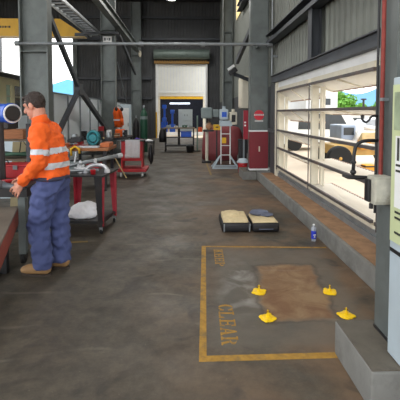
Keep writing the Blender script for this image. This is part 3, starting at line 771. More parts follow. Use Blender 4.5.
# stuff on it
t = thing('white_rag', 'crumpled white canvas lying on the lower shelf of the red table', 'cloth', (-1.4, 5.35, .15)) if False else None
b = MB()
x, y = rk(-.36, .28)
b.sph((x, y, .21), (.19, .17, .13), 28).sph((x+.08, y+.02, .24), (.10, .1, .12), 20).sph((x-.14, y-.02, .18), (.1, .12, .07), 20)
for v in b.bm.verts: v.co.z = max(v.co.z, .152)
tag(b.build('canvas_bundle', CLOTH, None, remesh=.012, sm_it=4, wrinkle=.02, wscale=9), 'crumpled white canvas bundle on the lower shelf of the red table', 'cloth')
def fitting(x, y, z, lab, star):
    t = thing('machined_fitting', lab, 'fitting', (x, y, z), 'bright fittings on the red table')
    if star:
        b = MB().sph((x, y, z+.055), (.04, .04, .05), 16)
        for a in range(6):
            th = a*PI/3; b.cone((x, y, z+.055), (x+.085*math.cos(th), y+.03*math.sin(th), z+.065+.045*math.sin(th)), .022, .014, 10)
        b.build('cast_body', SILV, t, True, remesh=.006, sm_it=2)
        MB().cone((x, y, z), (x, y, z+.02), .045, seg=18).build('foot', SILV, t)
        MB().sph((x, y, z+.135), (.022, .022, .03)).build('top_knob', SILV, t, True)
    else:
        pts = [(x+.14*math.cos(a)-.0, y+.03*math.sin(a), z+.03+.07*math.sin(a)) for a in [PI*q/10 for q in range(11)]]
        MB().tube(pts, [.03]+[.027]*9+[.03], 14).build('curved_body', SILV, t, True)
        for q in (-.14, .14): MB().cone((x+q, y, z+.0), (x+q, y, z+.04), .04, seg=16).build('flange', SILV, t)
        MB().cone((x-.02, y+.03, z+.1), (x-.02, y+.03, z+.17), .025, .018, 12).sph((x-.02, y+.03, z+.17), .02).build('valve_stem', SILV, t, True)
x, y = rk(-.36, .2); fitting(x, y, .76, 'star-shaped bright metal fitting on the red table', True)
x, y = rk(-.15, .22); fitting(x, y, .76, 'arched bright metal fitting beside the star-shaped one', False)
x, y = rk(-.14, .07)
t = thing('red_cup', 'small red cup at the front of the red table', 'cup', (x, y, .76))
MB().lathe((x, y, .76), [(.03, 0), (.034, .055), (.036, .06), (.03, .058), (.028, .006)]).build('cup_body', RED, t, True)
MB().lathe((x, y, .765), [(.026, 0), (.026, .03)]).build('contents', MAROON, t)
t = thing('steel_tube', 'long bright steel tube slanting across the back of the red table', 'tube', (-1.5, 6, .8))
MB().tube([(-1.82, 5.35, .80), (-1.0, 5.95, .92)], .028, 16).build('tube_body', GALV, t, True)
MB().cone((-1.03, 5.93, .915), (-.97, 5.97, .925), .036, seg=16).build('end_collar', SILV, t)
tag(MB().tube([(-1.86, 5.12, .80), (-1.18, 5.36, .79)], .018, 12).build('steel_tube', GALV), 'thin steel tube along the front of the red table', 'tube')

# ------------------------------------------------------------------ mid bench behind
t = thing('workbench', 'timber topped workbench cluttered with tools behind the man', 'workbench', (-2.3, 8.3, 0))
MB().box((-3.0, 7.9, .80), (-1.55, 8.85, .86), .01).build('worktop', TIMB, t)
MB().box((-2.9, 8.0, .3), (-1.6, 8.8, .33)).build('lower_shelf', DARK, t)
for x in (-2.95, -1.67):
    for y in (7.95, 8.73): MB().box((x, y, 0), (x+.07, y+.07, .8)).build('leg', DARK, t)
t = thing('bench_vise', 'red and grey bench vise on the timber workbench', 'vise', (-2.15, 8.2, .86))
MB().box((-2.32, 8.1, .86), (-2.12, 8.35, .9), .01).box((-2.25, 8.05, .9), (-2.17, 8.5, 1.0), .02).build('vise_body', RED, t)
for q in (8.0, 8.2): MB().box((-2.31, q, .97), (-2.11, q+.04, 1.07), .008).build('jaw', DARK, t)
MB().cone((-2.21, 7.85, .95), (-2.21, 8.05, .95), .014, seg=10).cone((-2.3, 7.86, .95), (-2.12, 7.86, .95), .007, seg=8).build('screw_handle', GALV, t)
t = thing('teal_hose_reel', 'round teal hose reel standing on the timber workbench', 'reel', (-1.98, 8.5, .86))
M90 = Matrix.Rotation(PI/2, 3, 'X')@Matrix.Rotation(.3, 3, 'Y')
for i in range(5):
    c = V((-1.96, 8.45, 1.03)); pts = []
    for q in range(25):
        a = 2*PI*q/24; rr = .14-.02*(i % 2); pts.append(c+V((rr*math.cos(a)*.8, -.08+.035*i, rr*math.sin(a))))
    if i == 0: b = MB()
    b.tube(pts, .02, 8)
b.build('coiled_hose', TEAL, t, True)
MB().cone((-1.96, 8.36, 1.03), (-1.96, 8.56, 1.03), .08, seg=24).build('reel_hub', TEAL, t)
MB().box((-2.06, 8.38, .86), (-1.86, 8.55, .9)).build('foot', DARK, t)
t = thing('steel_tray', 'shallow silver tray on the timber workbench', 'tray', (-1.95, 8.05, .86))
MB().box((-2.2, 7.93, .861), (-1.75, 8.02, .875), .003).build('tray_base', SILV, t)
MB().box((-2.2, 7.925, .875), (-1.75, 7.935, .90)).box((-2.2, 8.015, .875), (-1.75, 8.02, .90)).build('rim', SILV, t)
t = thing('timber_block', 'orange-brown timber block on the right end of the workbench', 'block', (-1.68, 8.2, .86))
MB().box((-1.74, 8.05, .862), (-1.56, 8.5, .95), .015).build('block_body', mat('orange_timber', (186, 104, 60), .7, 0, .15, 10), t)
t = thing('timber_block', 'orange-brown timber block on the left end of the workbench', 'block', (-2.55, 8.1, .86))
MB().box((-2.66, 7.95, .862), (-2.4, 8.3, .94), .015).build('block_body', MATS['orange_timber'], t)
random.seed(3)
dm = [((-2.72, 8.6), .22, .3, 'dark gearbox at the back of the workbench, left', MACH), ((-2.4, 8.62), .25, .24, 'dark finned motor on the workbench behind the vise', DARK), ((-1.68, 8.65), .16, .28, 'dark machine part at the back right of the workbench', DARK)]
for (p, w2, hh, lab, m) in dm:
    t = thing('machine_part', lab, 'machine part', (*p, .86))
    MB().box((p[0]-w2/2, p[1]-.1, .862), (p[0]+w2/2, p[1]+.1, .862+hh*.6), .02).build('housing', m, t)
    MB().cone((p[0], p[1], .86+hh*.6), (p[0], p[1], .86+hh), w2*.3, w2*.22, 16).build('spigot', GALV, t)
    b = MB()
    for i in range(4): b.box((p[0]-w2/2-.01, p[1]-.08+i*.045, .88), (p[0]+w2/2+.01, p[1]-.065+i*.045, .85+hh*.55))
    b.build('cooling_fin', m, t)
t = thing('yellow_clamp', 'yellow clamp hanging over the left front of the workbench', 'clamp', (-2.2, 7.8, .7))
MB().tube([(-2.26, 7.86, .72), (-2.26, 7.84, .85), (-2.18, 7.83, .9), (-2.1, 7.84, .85), (-2.1, 7.85, .76)], .022, 10).build('clamp_frame', YEL, t, True)
MB().cone((-2.2, 7.82, .50), (-2.16, 7.84, .8), .014, seg=10).build('clamp_screw', SILV, t)

# far bench against screen (dark clutter between col 2 and cylinder)
t = thing('parts_bench', 'dark bench piled with parts beside the green gas cylinder', 'workbench', (-2.6, 13.2, 0))
MB().box((-3.4, 12.4, .72), (-1.9, 14.2, .78)).build('worktop', DARK, t)
for x in (-3.35, -2.0):
    for y in (12.45, 14.1): MB().box((x, y, 0), (x+.07, y+.07, .72)).build('leg', DARK, t)
MB().box((-3.3, 12.5, .25), (-2.0, 14.1, .28)).build('lower_shelf', DARK, t)
random.seed(11)
names = ['black pump with a round flange', 'grey valve block', 'red hand tool box', 'black gear casing', 'white paper carton', 'grey motor', 'brown wooden crate', 'dark casting']
cols = [DARK, MACH, RED, BLACK, WHITE, STEEL, TIMB, DARK]
for i, (nm, m) in enumerate(zip(names, cols)):
    x = -3.2+.17*i; y = 12.55+(i % 3)*.45; hh = random.uniform(.1, .34)
    t = thing(nm.split(' ', 1)[1].replace(' ', '_') if i not in (0, 2, 4, 6) else ['pump', '', 'tool_box', '', 'paper_carton', '', 'wooden_crate'][i], nm+' on the dark parts bench', 'machine part' if m not in (WHITE, TIMB, RED) else 'box', (x, y, .78), 'parts on the dark bench')
    MB().box((x-.075, y-.1, .781), (x+.075, y+.1, .78+hh), .015).build('body', m, t)
    MB().cone((x, y-.13, .78+hh*.5), (x, y-.1, .78+hh*.5), .05, seg=14).build('front_cap', m, t) if m not in (WHITE, TIMB) else MB().box((x-.076, y-.101, .78+hh*.45), (x+.076, y+.101, .78+hh*.55)).build('strap', CREAM, t)

t = thing('gas_cylinder', 'tall dark green gas cylinder against the left screen', 'gas cylinder', (-1.72, 16.0, 0))
MB().lathe((-1.72, 16, 0), [(.13, 0), (.145, .03), (.145, 1.42), (.13, 1.55), (.08, 1.64), (.045, 1.68), (.045, 1.74)]).build('cylinder_body', GREEN, t, True)
MB().cone((-1.72, 16, 1.74), (-1.72, 16, 1.86), .03, seg=12).box((-1.76, 15.97, 1.8), (-1.68, 16.03, 1.85), .01).build('valve', GALV, t)
MB().lathe((-1.72, 16, 1.3), [(.147, 0), (.147, .12)]).build('neck_label', MACH, t)
t = thing('gas_cylinder', 'shorter dark gas cylinder left of the tall green one', 'gas cylinder', (-2.05, 16.2, 0))
MB().lathe((-2.05, 16.2, 0), [(.12, 0), (.13, .03), (.13, 1.1), (.11, 1.2), (.05, 1.3), (.04, 1.36)]).build('cylinder_body', DARK, t, True)
MB().cone((-2.05, 16.2, 1.36), (-2.05, 16.2, 1.45), .028, seg=12).build('valve', GALV, t)
t = thing('white_locker', 'narrow white locker standing beside the tall green cylinder', 'locker', (-2.5, 16.6, 0))
MB().box((-2.75, 16.5, 0), (-2.3, 16.85, 1.9), .01).build('locker_body', LBLUE, t)
dd = MB().box((-2.68, 16.48, .5), (-2.38, 16.5, 1.75), .004).build('door', WHITE, t)
MB().box((-2.42, 16.46, 1.0), (-2.4, 16.48, 1.15)).build('handle', BLACK, dd)
# orange hi-vis coat on stand
t = thing('hi_vis_jacket', 'orange hi-vis jacket hanging beside the middle left column', 'jacket', (-2.45, 14.3, .9))
b = MB()
for (z, rx, ry, dx) in ((1.02, .13, .09, .02), (1.3, .14, .09, 0), (1.55, .13, .08, -.01), (1.72, .1, .07, -.02), (1.8, .05, .05, -.02)):
    pass
rings = []
for (z, rx, ry, dx) in ((1.05, .14, .09, .04), (1.3, .13, .09, .0), (1.55, .12, .08, -.03), (1.68, .1, .07, -.03), (1.75, .05, .05, -.03)):
    rings.append([(-2.47+dx+rx*math.cos(a), 14.3+ry*math.sin(a), z) for a in [2*PI*q/16 for q in range(16)]])
MB().loft(rings).build('jacket_body', ORNG, t, True, wrinkle=.03, wscale=6)
MB().limb([(-2.37, 14.25, 1.62), (-2.3, 14.2, 1.35), (-2.28, 14.2, 1.15)], [.06, .055, .05]).build('sleeve', ORNG, t, True, wrinkle=.015)
MB().box((-2.6, 14.2, 1.28), (-2.36, 14.21, 1.33)).build('reflective_band', REFL, t)
MB().cone((-2.5, 14.38, 0), (-2.5, 14.38, 1.8), .015, seg=8).cone((-2.5, 14.38, 0), (-2.5, 14.38, .02), .15, seg=16).build('stand_pole', GALV, t)
t = thing('ear_muffs', 'pair of black ear muffs hanging over the orange jacket', 'ear muffs', (-2.4, 14.15, 1.65))
MB().sph((-2.48, 14.15, 1.69), (.06, .05, .07)).build('ear_cup', BLACK, t, True); MB().sph((-2.29, 14.15, 1.68), (.06, .05, .07)).build('ear_cup', BLACK, t, True)
MB().tube([(-2.48, 14.15, 1.74), (-2.44, 14.15, 1.8), (-2.34, 14.15, 1.8), (-2.29, 14.15, 1.74)], .01).build('headband', BLACK, t)
t = thing('hi_vis_vest', 'folded orange hi-vis vest draped low in front of the jacket', 'vest', (-2.2, 13.3, .78))
MB().box((-2.32, 12.9, .785), (-2.02, 13.15, 1.02), .03).build('vest_fabric', ORNG, t, True, wrinkle=.02)
MB().box((-2.07, 12.89, .8), (-2.02, 12.9, 1.0)).build('reflective_band', REFL, t)

# ------------------------------------------------------------------ red tool cart
t = thing('tool_trolley', 'red wheeled tool trolley behind the red legged table', 'trolley', (-1.35, 9.95, 0))
MB().box((-1.68, 9.62, .13), (-.98, 10.3, .2), .015).build('base_tray', RED, t)
for q in (-1.61, -1.12): MB().box((q, 9.8, .2), (q+.03, 10.2, .88)).build('side_frame', RED, t)
MB().box((-1.58, 9.76, .38), (-1.12, 10.22, .86), .015).build('tool_box_body', RED, t)
for z in (.42, .56): 
    dr = MB().box((-1.55, 9.745, z), (-1.15, 9.76, z+.11), .004).build('drawer', RED, t)
    MB().box((-1.4, 9.735, z+.07), (-1.3, 9.745, z+.085)).build('handle', GALV, dr)
MB().box((-1.62, 9.74, .86), (-1.05, 10.25, .885), .005).build('top_tray', DARK, t)
for x in (-1.6, -1.08):
    for y in (9.7, 10.2):
        wv = MB().cone((x-.02, y, .055), (x+.02, y, .055), .055, seg=18).build('castor_wheel', mat('pale_castor', (190, 188, 184), .5), t)
        MB().box((x-.026, y-.025, .06), (x+.026, y+.025, .13)).build('castor_fork', GALV, wv)
t = thing('hanging_cloth', 'white cloth draped over the front of the red tool trolley', 'cloth', (-1.33, 9.72, .5))
b = MB(); nx, nz = 12, 14; g = []
for i in range(nx+1):
    row = []
    for j in range(nz+1):
        u = i/nx; q = j/nz; x = -1.52+.36*u+.02*math.sin(q*3); s_ = q*.62
        if s_ < .18: y, z = 9.90-s_, .893
        else: y, z = 9.722-.012*math.sin(u*11), .893-(s_-.18)
        row.append(b.bm.verts.new((x, y, z)))
    g.append(row)
for i in range(nx):
    for j in range(nz): b.bm.faces.new((g[i][j], g[i+1][j], g[i+1][j+1], g[i][j+1]))
r_ = bmesh.ops.solidify(b.bm, geom=b.bm.faces[:], thickness=.006)
b.build('cloth_fabric', CLOTH, t, True)
tag(MB().cone((-1.98, 9.5, .98), (-1.45, 9.55, .0), .014, seg=8).build('broom_handle', mat('pale_wood', (206, 180, 130), .7)), 'pale wooden pole leaning left of the red tool trolley', 'pole')
t = thing('black_bag', 'black bag hanging on the right side of the red tool trolley', 'bag', (-1.02, 9.95, .3))
MB().sph((-.9, 9.95, .52), (.06, .16, .25)).build('bag_body', BLACK, t, True, wrinkle=.02); MB().tube([(-1.03, 9.9, .75), (-1.07, 9.95, .9), (-1.03, 10.0, .75)], .01).build('strap', BLACK, t)
t = thing('rag_pile', 'mixed coloured rags on the floor bench right of the red trolley', 'rags', (-1.3, 14.4, 0))
MB().box((-1.88, 14.0, .5), (-1.2, 14.9, .54)).build('low_shelf', DARK, t)
for x, y in ((-1.86, 14.05), (-1.25, 14.05), (-1.86, 14.82), (-1.25, 14.82)): MB().box((x, y, 0), (x+.04, y+.04, .5)).build('leg', DARK, t)
MB().sph((-1.65, 14.3, .57), (.2, .15, .06)).build('rag', mat('magenta_rag', (150, 40, 70), .8), t, True, wrinkle=.03)
MB().sph((-1.35, 14.25, .57), (.16, .15, .04)).build('rag', CLOTH, t, True, wrinkle=.02)
MB().sph((-1.75, 14.2, .6), (.1, .1, .07)).build('rag', mat('purple_rag', (90, 70, 160), .8), t, True, wrinkle=.03)

# ------------------------------------------------------------------ far trolley in doorway
t = thing('parts_trolley', 'dark three-tier trolley loaded with parts before the rear doorway', 'trolley', (-.35, 16.3, 0))
MB().box((-.95, 16.05, .92), (.32, 16.7, .96)).build('top_tray', mat('brown_tray', (120, 104, 84), .6), t)
MB().box((-.85, 16.1, .55), (.25, 16.65, .58)).box((-.85, 16.1, .2), (.25, 16.65, .26)).build('lower_tray', DARK, t)
for x in (-.9, .24):
    for y in (16.08, 16.62):
        lg = MB().box((x, y, .1), (x+.05, y+.05, .92)).build('leg', DARK, t)
        MB().cone((x+.0, y+.025, .05), (x+.05, y+.025, .05), .05, seg=14).build('castor_wheel', RUBBER, lg)
MB().cone((-.33, 16.3, .26), (-.33, 16.3, .92), .05, seg=14).build('centre_post', DARK, t)
for i, (x, w2, h2, m, lab) in enumerate(((-.75, .18, .1, MACH, 'grey part at the left end of the dark trolley top'), (-.45, .14, .07, CREAM, 'pale part in the middle of the dark trolley top'), (-.1, .2, .1, GREEN, 'green tool case on the dark trolley top'), (.15, .16, .08, MACH, 'grey part at the right end of the dark trolley top'))):
    t2 = thing('small_part', lab, 'machine part', (x, 16.3, .96), 'parts on the dark trolley top')
    MB().box((x-w2/2, 16.2, .961), (x+w2/2, 16.4, .96+h2), .02).build('part_body', m, t2)
    MB().cone((x, 16.18, .96+h2/2), (x, 16.2, .96+h2/2), .03, seg=10).build('round_boss', GALV, t2)
t = thing('blue_crate', 'blue crate on the middle tray of the dark trolley', 'crate', (-.05, 16.35, .58))
MB().box((-.25, 16.15, .581), (.18, 16.55, .80), .02).build('crate_body', BLUE, t); MB().box((-.27, 16.13, .79), (.2, 16.57, .81)).build('rim', BLUE, t)
t = thing('black_coat', 'black coat hanging off the left end of the dark trolley', 'coat', (-1.0, 16.05, .4))
MB().loft([[(-.98+rx*math.cos(a), 16.0+.06*math.sin(a), z) for a in [2*PI*q/14 for q in range(14)]] for z, rx in ((.38, .12), (.6, .15), (.85, .1), (.95, .06))]).build('coat_body', BLACK, t, True, wrinkle=.03)
t = thing('floor_pole', 'thin greenish pole standing right of the dark trolley', 'pole', (.42, 16.2, 0))
MB().cone((.42, 16.2, 0), (.42, 16.2, 1.45), .03, seg=10).build('pole_tube', mat('green_grey_pole', (110, 130, 120), .5), t)
MB().cone((.42, 16.2, 0), (.42, 16.2, .03), .13, seg=18).build('pole_base', DARK, t)
t = thing('black_bucket', 'small black bucket at the foot of the dark trolley', 'bucket', (.12, 15.7, 0))
MB().lathe((.12, 15.7, 0), [(.13, 0), (.16, .26), (.165, .28), (.15, .27)]).build('bucket_body', BLACK, t, True); MB().tube([(-.03, 15.7, .26), (.12, 15.68, .36), (.27, 15.7, .26)], .008).build('handle', GALV, t)

# ------------------------------------------------------------------ grey machine stand, covered machine
t = thing('twin_head_machine', 'pale grey twin-head machine on a splayed white stand', 'machine', (1.08, 11.3, 0))
b = MB()
for x in (.96, 1.22): b.box((x-.014, 11.25, .1), (x+.014, 11.31, 1.2))
for z in (.35, .62, .95): b.box((.96, 11.26, z), (1.22, 11.30, z+.02))
b.build('upright_frame', WHITE, t)
b = MB()
for s in (-1, 1):
    for yy in (11.05, 11.5):
        b.bar((1.08+s*.14, 11.28, .34), (1.08+s*.34, yy, .03), .035, .035)
b.box((.7, 11.02, 0), (1.46, 11.07, .04)).box((.7, 11.48, 0), (1.46, 11.53, .04))
b.build('splayed_foot', LBLUE, t)
MB().box((.92, 11.1, 1.18), (1.26, 11.45, 1.34), .015).build('table', LBLUE, t)
for (x0, x1, z0, z1, m) in ((.92, 1.15, 1.36, 1.66, LBLUE), (1.19, 1.4, 1.22, 1.58, CREAM)):
    hd = MB().box((x0, 11.1, z0), (x1, 11.45, z1), .03).build('machine_head', m, t)
    MB().cone(((x0+x1)/2, 11.2, z1), ((x0+x1)/2, 11.2, z1+.08), .05, seg=16).build('motor_cap', m, hd)
    MB().box((x0+.05, 11.09, z0+.08), (x1-.05, 11.1, z1-.08)).build('face_panel', BLUE if x0 < 1 else BLACK, hd)
MB().cone((1.03, 11.2, 1.34), (1.03, 11.2, 1.4), .03, seg=10).build('spindle', DARK, t)
MB().box((.98, 11.18, .70), (1.1, 11.24, .86), .01).build('yellow_switch_box', YEL, t)
t = thing('yellow_case', 'small yellow case on the pale machine\'s frame', 'case', (.92, 11.1, 1.18)) if False else None
t = thing('yellow_case', 'small yellow case left of the twin-head machine', 'case', (.84, 11.8, 1.05))
MB().box((.78, 11.7, 1.05), (.98, 11.9, 1.21), .01).build('case_body', YEL, t); MB().box((.84, 11.69, 1.12), (.92, 11.7, 1.15)).build('latch', BLACK, t)
MB().box((.86, 11.78, 0), (.9, 11.82, 1.05)).box((.78, 11.7, 0), (.98, 11.9, .02)).build('support_post', DARK, t)
t = thing('covered_machine', 'machine draped in a maroon tarpaulin behind the twin-head machine', 'covered machine', (1.15, 13.3, 0))
rings = []
for (z, x0, x1, y0, y1) in ((0.02, .53, 1.84, 12.85, 13.9), (.3, .52, 1.84, 12.87, 13.9), (.7, .54, 1.84, 12.92, 13.85), (.98, .58, 1.80, 13.0, 13.8), (1.08, .68, 1.72, 13.1, 13.7), (1.13, .9, 1.5, 13.2, 13.6)):
    ring = []
    for q in range(48):
        a = 2*PI*q/48; c, s = math.cos(a), math.sin(a); n_ = 5
        k = (abs(c)**n_+abs(s)**n_)**(-1/n_)
        fold = 1+.025*math.sin(a*11+z*3)*(1-z*.6)
        ring.append(((x0+x1)/2+(x1-x0)/2*c*k*fold, (y0+y1)/2+(y1-y0)/2*s*k*fold, z))
    rings.append(ring)
MB().loft(rings).build('tarpaulin', TARP, t, True, wrinkle=.03, wscale=3)
MB().box((.5, 12.8, 0), (1.9, 13.9, .02)).build('base_board', DARK, t)
t = thing('drill_press', 'grey headed drill press at the left end of the maroon cover', 'machine', (.6, 12.3, 0))
MB().cone((.62, 12.5, 0), (.62, 12.5, 1.7), .05, seg=14).build('column', CREAM, t)
MB().box((.46, 12.3, 0), (.74, 12.62, .06), .01).build('base', DARK, t)
MB().box((.44, 12.2, 1.38), (.78, 12.6, 1.72), .05).build('drill_head', MACH, t)
MB().box((.8, 12.25, 1.42), (.98, 12.5, 1.66), .03).build('motor', MACH, t)
MB().box((.5, 12.2, .98), (.82, 12.55, 1.03), .01).cone((.62, 12.3, 1.25), (.62, 12.3, 1.4), .03, seg=10).build('work_table', DARK, t)
t = thing('tan_leather_bag', 'tan bag sitting on the drill press table', 'bag', (.66, 12.35, 1.03))
MB().sph((.69, 12.3, 1.14), (.12, .1, .10)).build('bag_body', mat('tan_bag', (176, 130, 96), .7), t, True, wrinkle=.02); MB().tube([(.6, 12.3, 1.22), (.67, 12.28, 1.29), (.74, 12.3, 1.22)], .01).build('handle', BOOTM, t)

t = thing('red_bucket', 'red bucket with pale lid beside the far plinth', 'bucket', (1.43, 10.35, 0))
MB().lathe((1.45, 10.35, 0), [(.11, 0), (.13, .22), (.135, .26)]).build('bucket_body', RED, t, True)
MB().lathe((1.45, 10.35, .26), [(.15, 0), (.155, .02), (.1, .1), (.02, .11)]).build('lid', LBLUE, t, True)
MB().tube([(1.32, 10.35, .24), (1.45, 10.2, .2), (1.58, 10.35, .24)], .006).build('handle', GALV, t)
t = thing('red_banner', 'tall crimson sign panel behind the left edge of the maroon column', 'sign', (1.5, 10.6, .6))
MB().box((1.5, 10.6, .85), (1.64, 10.63, 1.62)).build('sign_panel', mat('crimson', (150, 24, 44), .5), t)
b = MB()
for z in (1.2, 1.28): b.box((1.52, 10.595, z), (1.57, 10.6, z+.04))
b.build('sign_mark', WHITE, t)
MB().box((1.5, 10.63, 0), (1.54, 10.67, 1.6)).build('post', GALV, t)
t = thing('black_bin', 'black bin below the crimson sign', 'bin', (1.5, 10.85, 0))
MB().box((1.4, 10.7, .0), (1.61, 10.95, .8), .02).build('bin_body', BLACK, t); MB().box((1.39, 10.69, .8), (1.61, 10.96, .84), .01).build('lid', BLACK, t)
t = thing('pale_switchboard', 'tall pale switchboard on the wall left of the right column', 'cabinet', (1.75, 12.6, 1.6))
MB().box((1.72, 12.4, 1.7), (2.0, 13.3, 2.7), .01).build('cabinet_body', CREAM, t); MB().box((1.7, 12.45, 1.75), (1.72, 13.25, 2.65)).build('door', CREAM, t)
# ------------------------------------------------------------------ left foreground: rack, trolley, platform
t = thing('bench_trolley', 'dark steel bench on castors under the man\'s hands', 'workbench', (-2.1, 4.5, 0))
MB().box((-2.9, 4.08, .76), (-1.63, 4.95, .8), .004).build('worktop', DARK, t)
MB().box((-2.88, 4.06, .70), (-1.62, 4.08, .79)).box((-1.64, 4.08, .70), (-1.62, 4.95, .79)).build('top_edge', DARK, t)
for x in (-2.8, -1.73):
    for y in (4.1, 4.86):
        lg = MB().box((x, y, .1), (x+.075, y+.06, .76), .004).build('leg', STEEL, t)
        wv = MB().cone((x+.02, y+.03, .05), (x+.055, y+.03, .05), .05, seg=18).build('castor_wheel', RUBBER, lg)
        MB().box((x+.005, y+.01, .05), (x+.07, y+.05, .1)).build('castor_fork', DARK, lg)
MB().box((-2.8, 4.2, .3), (-1.7, 4.85, .33)).build('lower_shelf', DARK, t)
# upper rack
t = thing('shelf_rack', 'open steel shelf rack at the left edge holding timber and hoses', 'rack', (-2.4, 5.1, 0))
for x in (-2.9, -1.98):
    for y in (4.98, 5.4): MB().box((x, y, 0), (x+.04, y+.04, 1.42)).build('upright', STEELD, t)
for z in (.96, 1.2): MB().box((-2.9, 4.985, z), (-1.94, 5.44, z+.025)).build('shelf', mat('worn_shelf', (104, 92, 76), .7, 0, .15, 6), t)
for i, (x0, x1, z, lab) in enumerate(((-2.75, -2.02, 1.226, 'brown timber block on the upper rack shelf'), (-2.7, -2.2, 1.351, 'dark timber offcut topmost on the upper rack shelf'))):
    tag(MB().box((x0, 5.0, z), (x1, 5.3, z+.12), .01).build('timber_block', TIMB if i == 0 else DARK), lab, 'block', 'timber on the rack')
for i in range(3):
    pts = [(-2.85+.9*q/14, 5.0+.09*i+.03*math.sin(q), 1.035+.012*math.sin(q*.7+i*2)) for q in range(15)]
    tag(MB().tube(pts, .022, 8).build('rubber_hose', HOSEG if i != 1 else BLACK, None, True), ['green hose along the front of the lower rack shelf', 'black hose between the two green hoses on the rack', 'green hose at the back of the lower rack shelf'][i], 'hose', 'hoses on the rack')
for i, (p, q, m, lab) in enumerate((((-2.7, 4.2, .825), (-2.25, 4.36, .825), HOSEG, 'green rod lying at the back of the dark bench top'), ((-1.95, 4.25, .825), (-1.68, 4.5, .825), RED, 'red rod lying at the right end of the dark bench top'), ((-2.5, 4.14, .825), (-1.9, 4.2, .825), SILV, 'bright rod along the front of the dark bench top'))):
    tag(MB().cone(p, q, .022, seg=12).build('steel_rod', m), lab, 'rod', 'rods on the bench')
t = thing('power_tool', 'dark hand power tool held by the man on the bench', 'tool', (-1.85, 3.9, .8))
b = MB().limb([(-1.98, 3.80, .92), (-1.84, 3.81, .90), (-1.74, 3.815, .87), (-1.56, 3.82, .835)], [.045, .055, .03, .02]); b.build('tool_body', mat('tool_grey', (92, 98, 104), .45, .2), t, True)
MB().cone((-1.82, 3.745, .93), (-1.82, 3.73, .93), .05, .05, 20).build('tool_head', SILV, t)
MB().tube([(-1.58, 3.83, .84), (-1.66, 4.05, .83), (-1.85, 4.12, .815), (-2.1, 4.14, .815)], .008).build('power_cord', BLACK, t)
tb_ = thing('tool_box', 'red tool box at the back of the dark bench by the blue motor stand', 'tool box', (-2.1, 4.75, .8))
MB().box((-2.6, 4.65, .801), (-1.85, 4.9, .93), .01).build('box_body', RED, tb_); MB().box((-2.61, 4.64, .93), (-1.84, 4.91, .955), .008).build('lid', RED, tb_)
MB().tube([(-2.35, 4.77, .95), (-2.33, 4.77, .99), (-2.12, 4.77, .99), (-2.1, 4.77, .95)], .008).build('handle', BLACK, tb_); MB().box((-2.0, 4.63, .9), (-1.95, 4.645, .95)).build('latch', GALV, tb_)
tb_ = thing('grease_tin', 'small dark tin on the lower shelf of the dark bench', 'tin', (-2.0, 4.5, .33))
MB().lathe((-2.0, 4.4, .33), [(.07, 0), (.072, .01), (.072, .16), (.075, .17)]).build('tin_body', MACH, tb_, True); MB().lathe((-2.0, 4.4, .5), [(.074, 0), (.074, .012)]).build('lid', BLACK, tb_)
for i, (x, y, m, w2, h2, lab) in enumerate(((-2.75, 8.3, DARK, .22, .3, 'dark crate at the left under the timber workbench'), (-2.35, 8.3, MACH, .26, .24, 'grey-green crate in the middle under the timber workbench'), (-1.92, 8.3, RED, .24, .2, 'red crate at the right under the timber workbench'))):
    q_ = thing('storage_crate', lab, 'crate', (x, y, .33), 'crates under the workbench')
    MB().box((x-w2/2, y-.15, .331), (x+w2/2, y+.15, .33+h2), .012).build('crate_body', m, q_); MB().box((x-w2/2-.01, y-.16, .33+h2*.85), (x+w2/2+.01, y+.16, .33+h2), .004).build('rim', m, q_)
# blue motor
t = thing('blue_motor', 'bright blue round motor with a white rim on a stand', 'motor', (-1.95, 4.4, .8))
ax = V((.80, -.60, -.02)).normalized(); c0 = V((-1.84, 4.28, 1.545))
Mr = V((0, 0, 1)).rotation_difference(ax).to_matrix()
MB().lathe(c0, [(.05, -.5), (.085, -.48), (.1, -.42), (.1, -.05), (.108, -.04), (.108, -.005), (.1, 0)], 32, Mr).build('motor_housing', BLUE, t, True, auto=True)
MB().lathe(c0, [(.1, 0), (.1, .012), (.088, .016), (.088, .0)], 32, Mr).build('white_rim', WHITE, t, True, auto=True)
fc = MB().lathe(c0, [(.078, 0), (.078, .02), (.07, .024), (.02, .026)], 32, Mr).build('dark_face', BLACK, t)
MB().cone(c0-ax*.25+V((0, 0, -.08)), V((-2.04, 4.43, .8)), .035, .05, 14).build('stand_post', DARK, t)
MB().cone((-2.04, 4.43, .8), (-2.04, 4.43, .82), .12, seg=20).build('stand_base', DARK, t)
# sheet panel
t = thing('grey_metal_sheet', 'buff metal sheet leaning behind the shelf rack', 'sheet', (-1.9, 5.7, 0))
MB().prism([(-2.48, 5.6, 0), (-2.2, 5.6, 0), (-2.2, 5.75, 1.10), (-2.28, 5.76, 1.14), (-2.48, 5.76, 1.14)], (0, .02, 0)).build('sheet_body', mat('buff_sheet', (168, 156, 120), .6, 0, .1, 5), t)
MB().tube([(-2.3, 5.55, 1.0), (-2.25, 5.5, 1.2), (-2.2, 5.55, 1.1), (-2.22, 5.52, .8)], .008).build('loose_wire', BLACK, t)
t = thing('pale_cupboard', 'pale blue-white cupboard behind the blue motor', 'cupboard', (-3.3, 8.0, 0))
MB().box((-3.4, 7.3, 0), (-3.03, 7.7, 1.5), .01).build('cupboard_body', LBLUE, t); dd = MB().box((-3.37, 7.285, .1), (-3.06, 7.3, 1.42), .004).build('door', LBLUE, t); MB().box((-3.1, 7.27, 1.2), (-3.07, 7.285, 1.3)).build('handle', BLACK, dd)
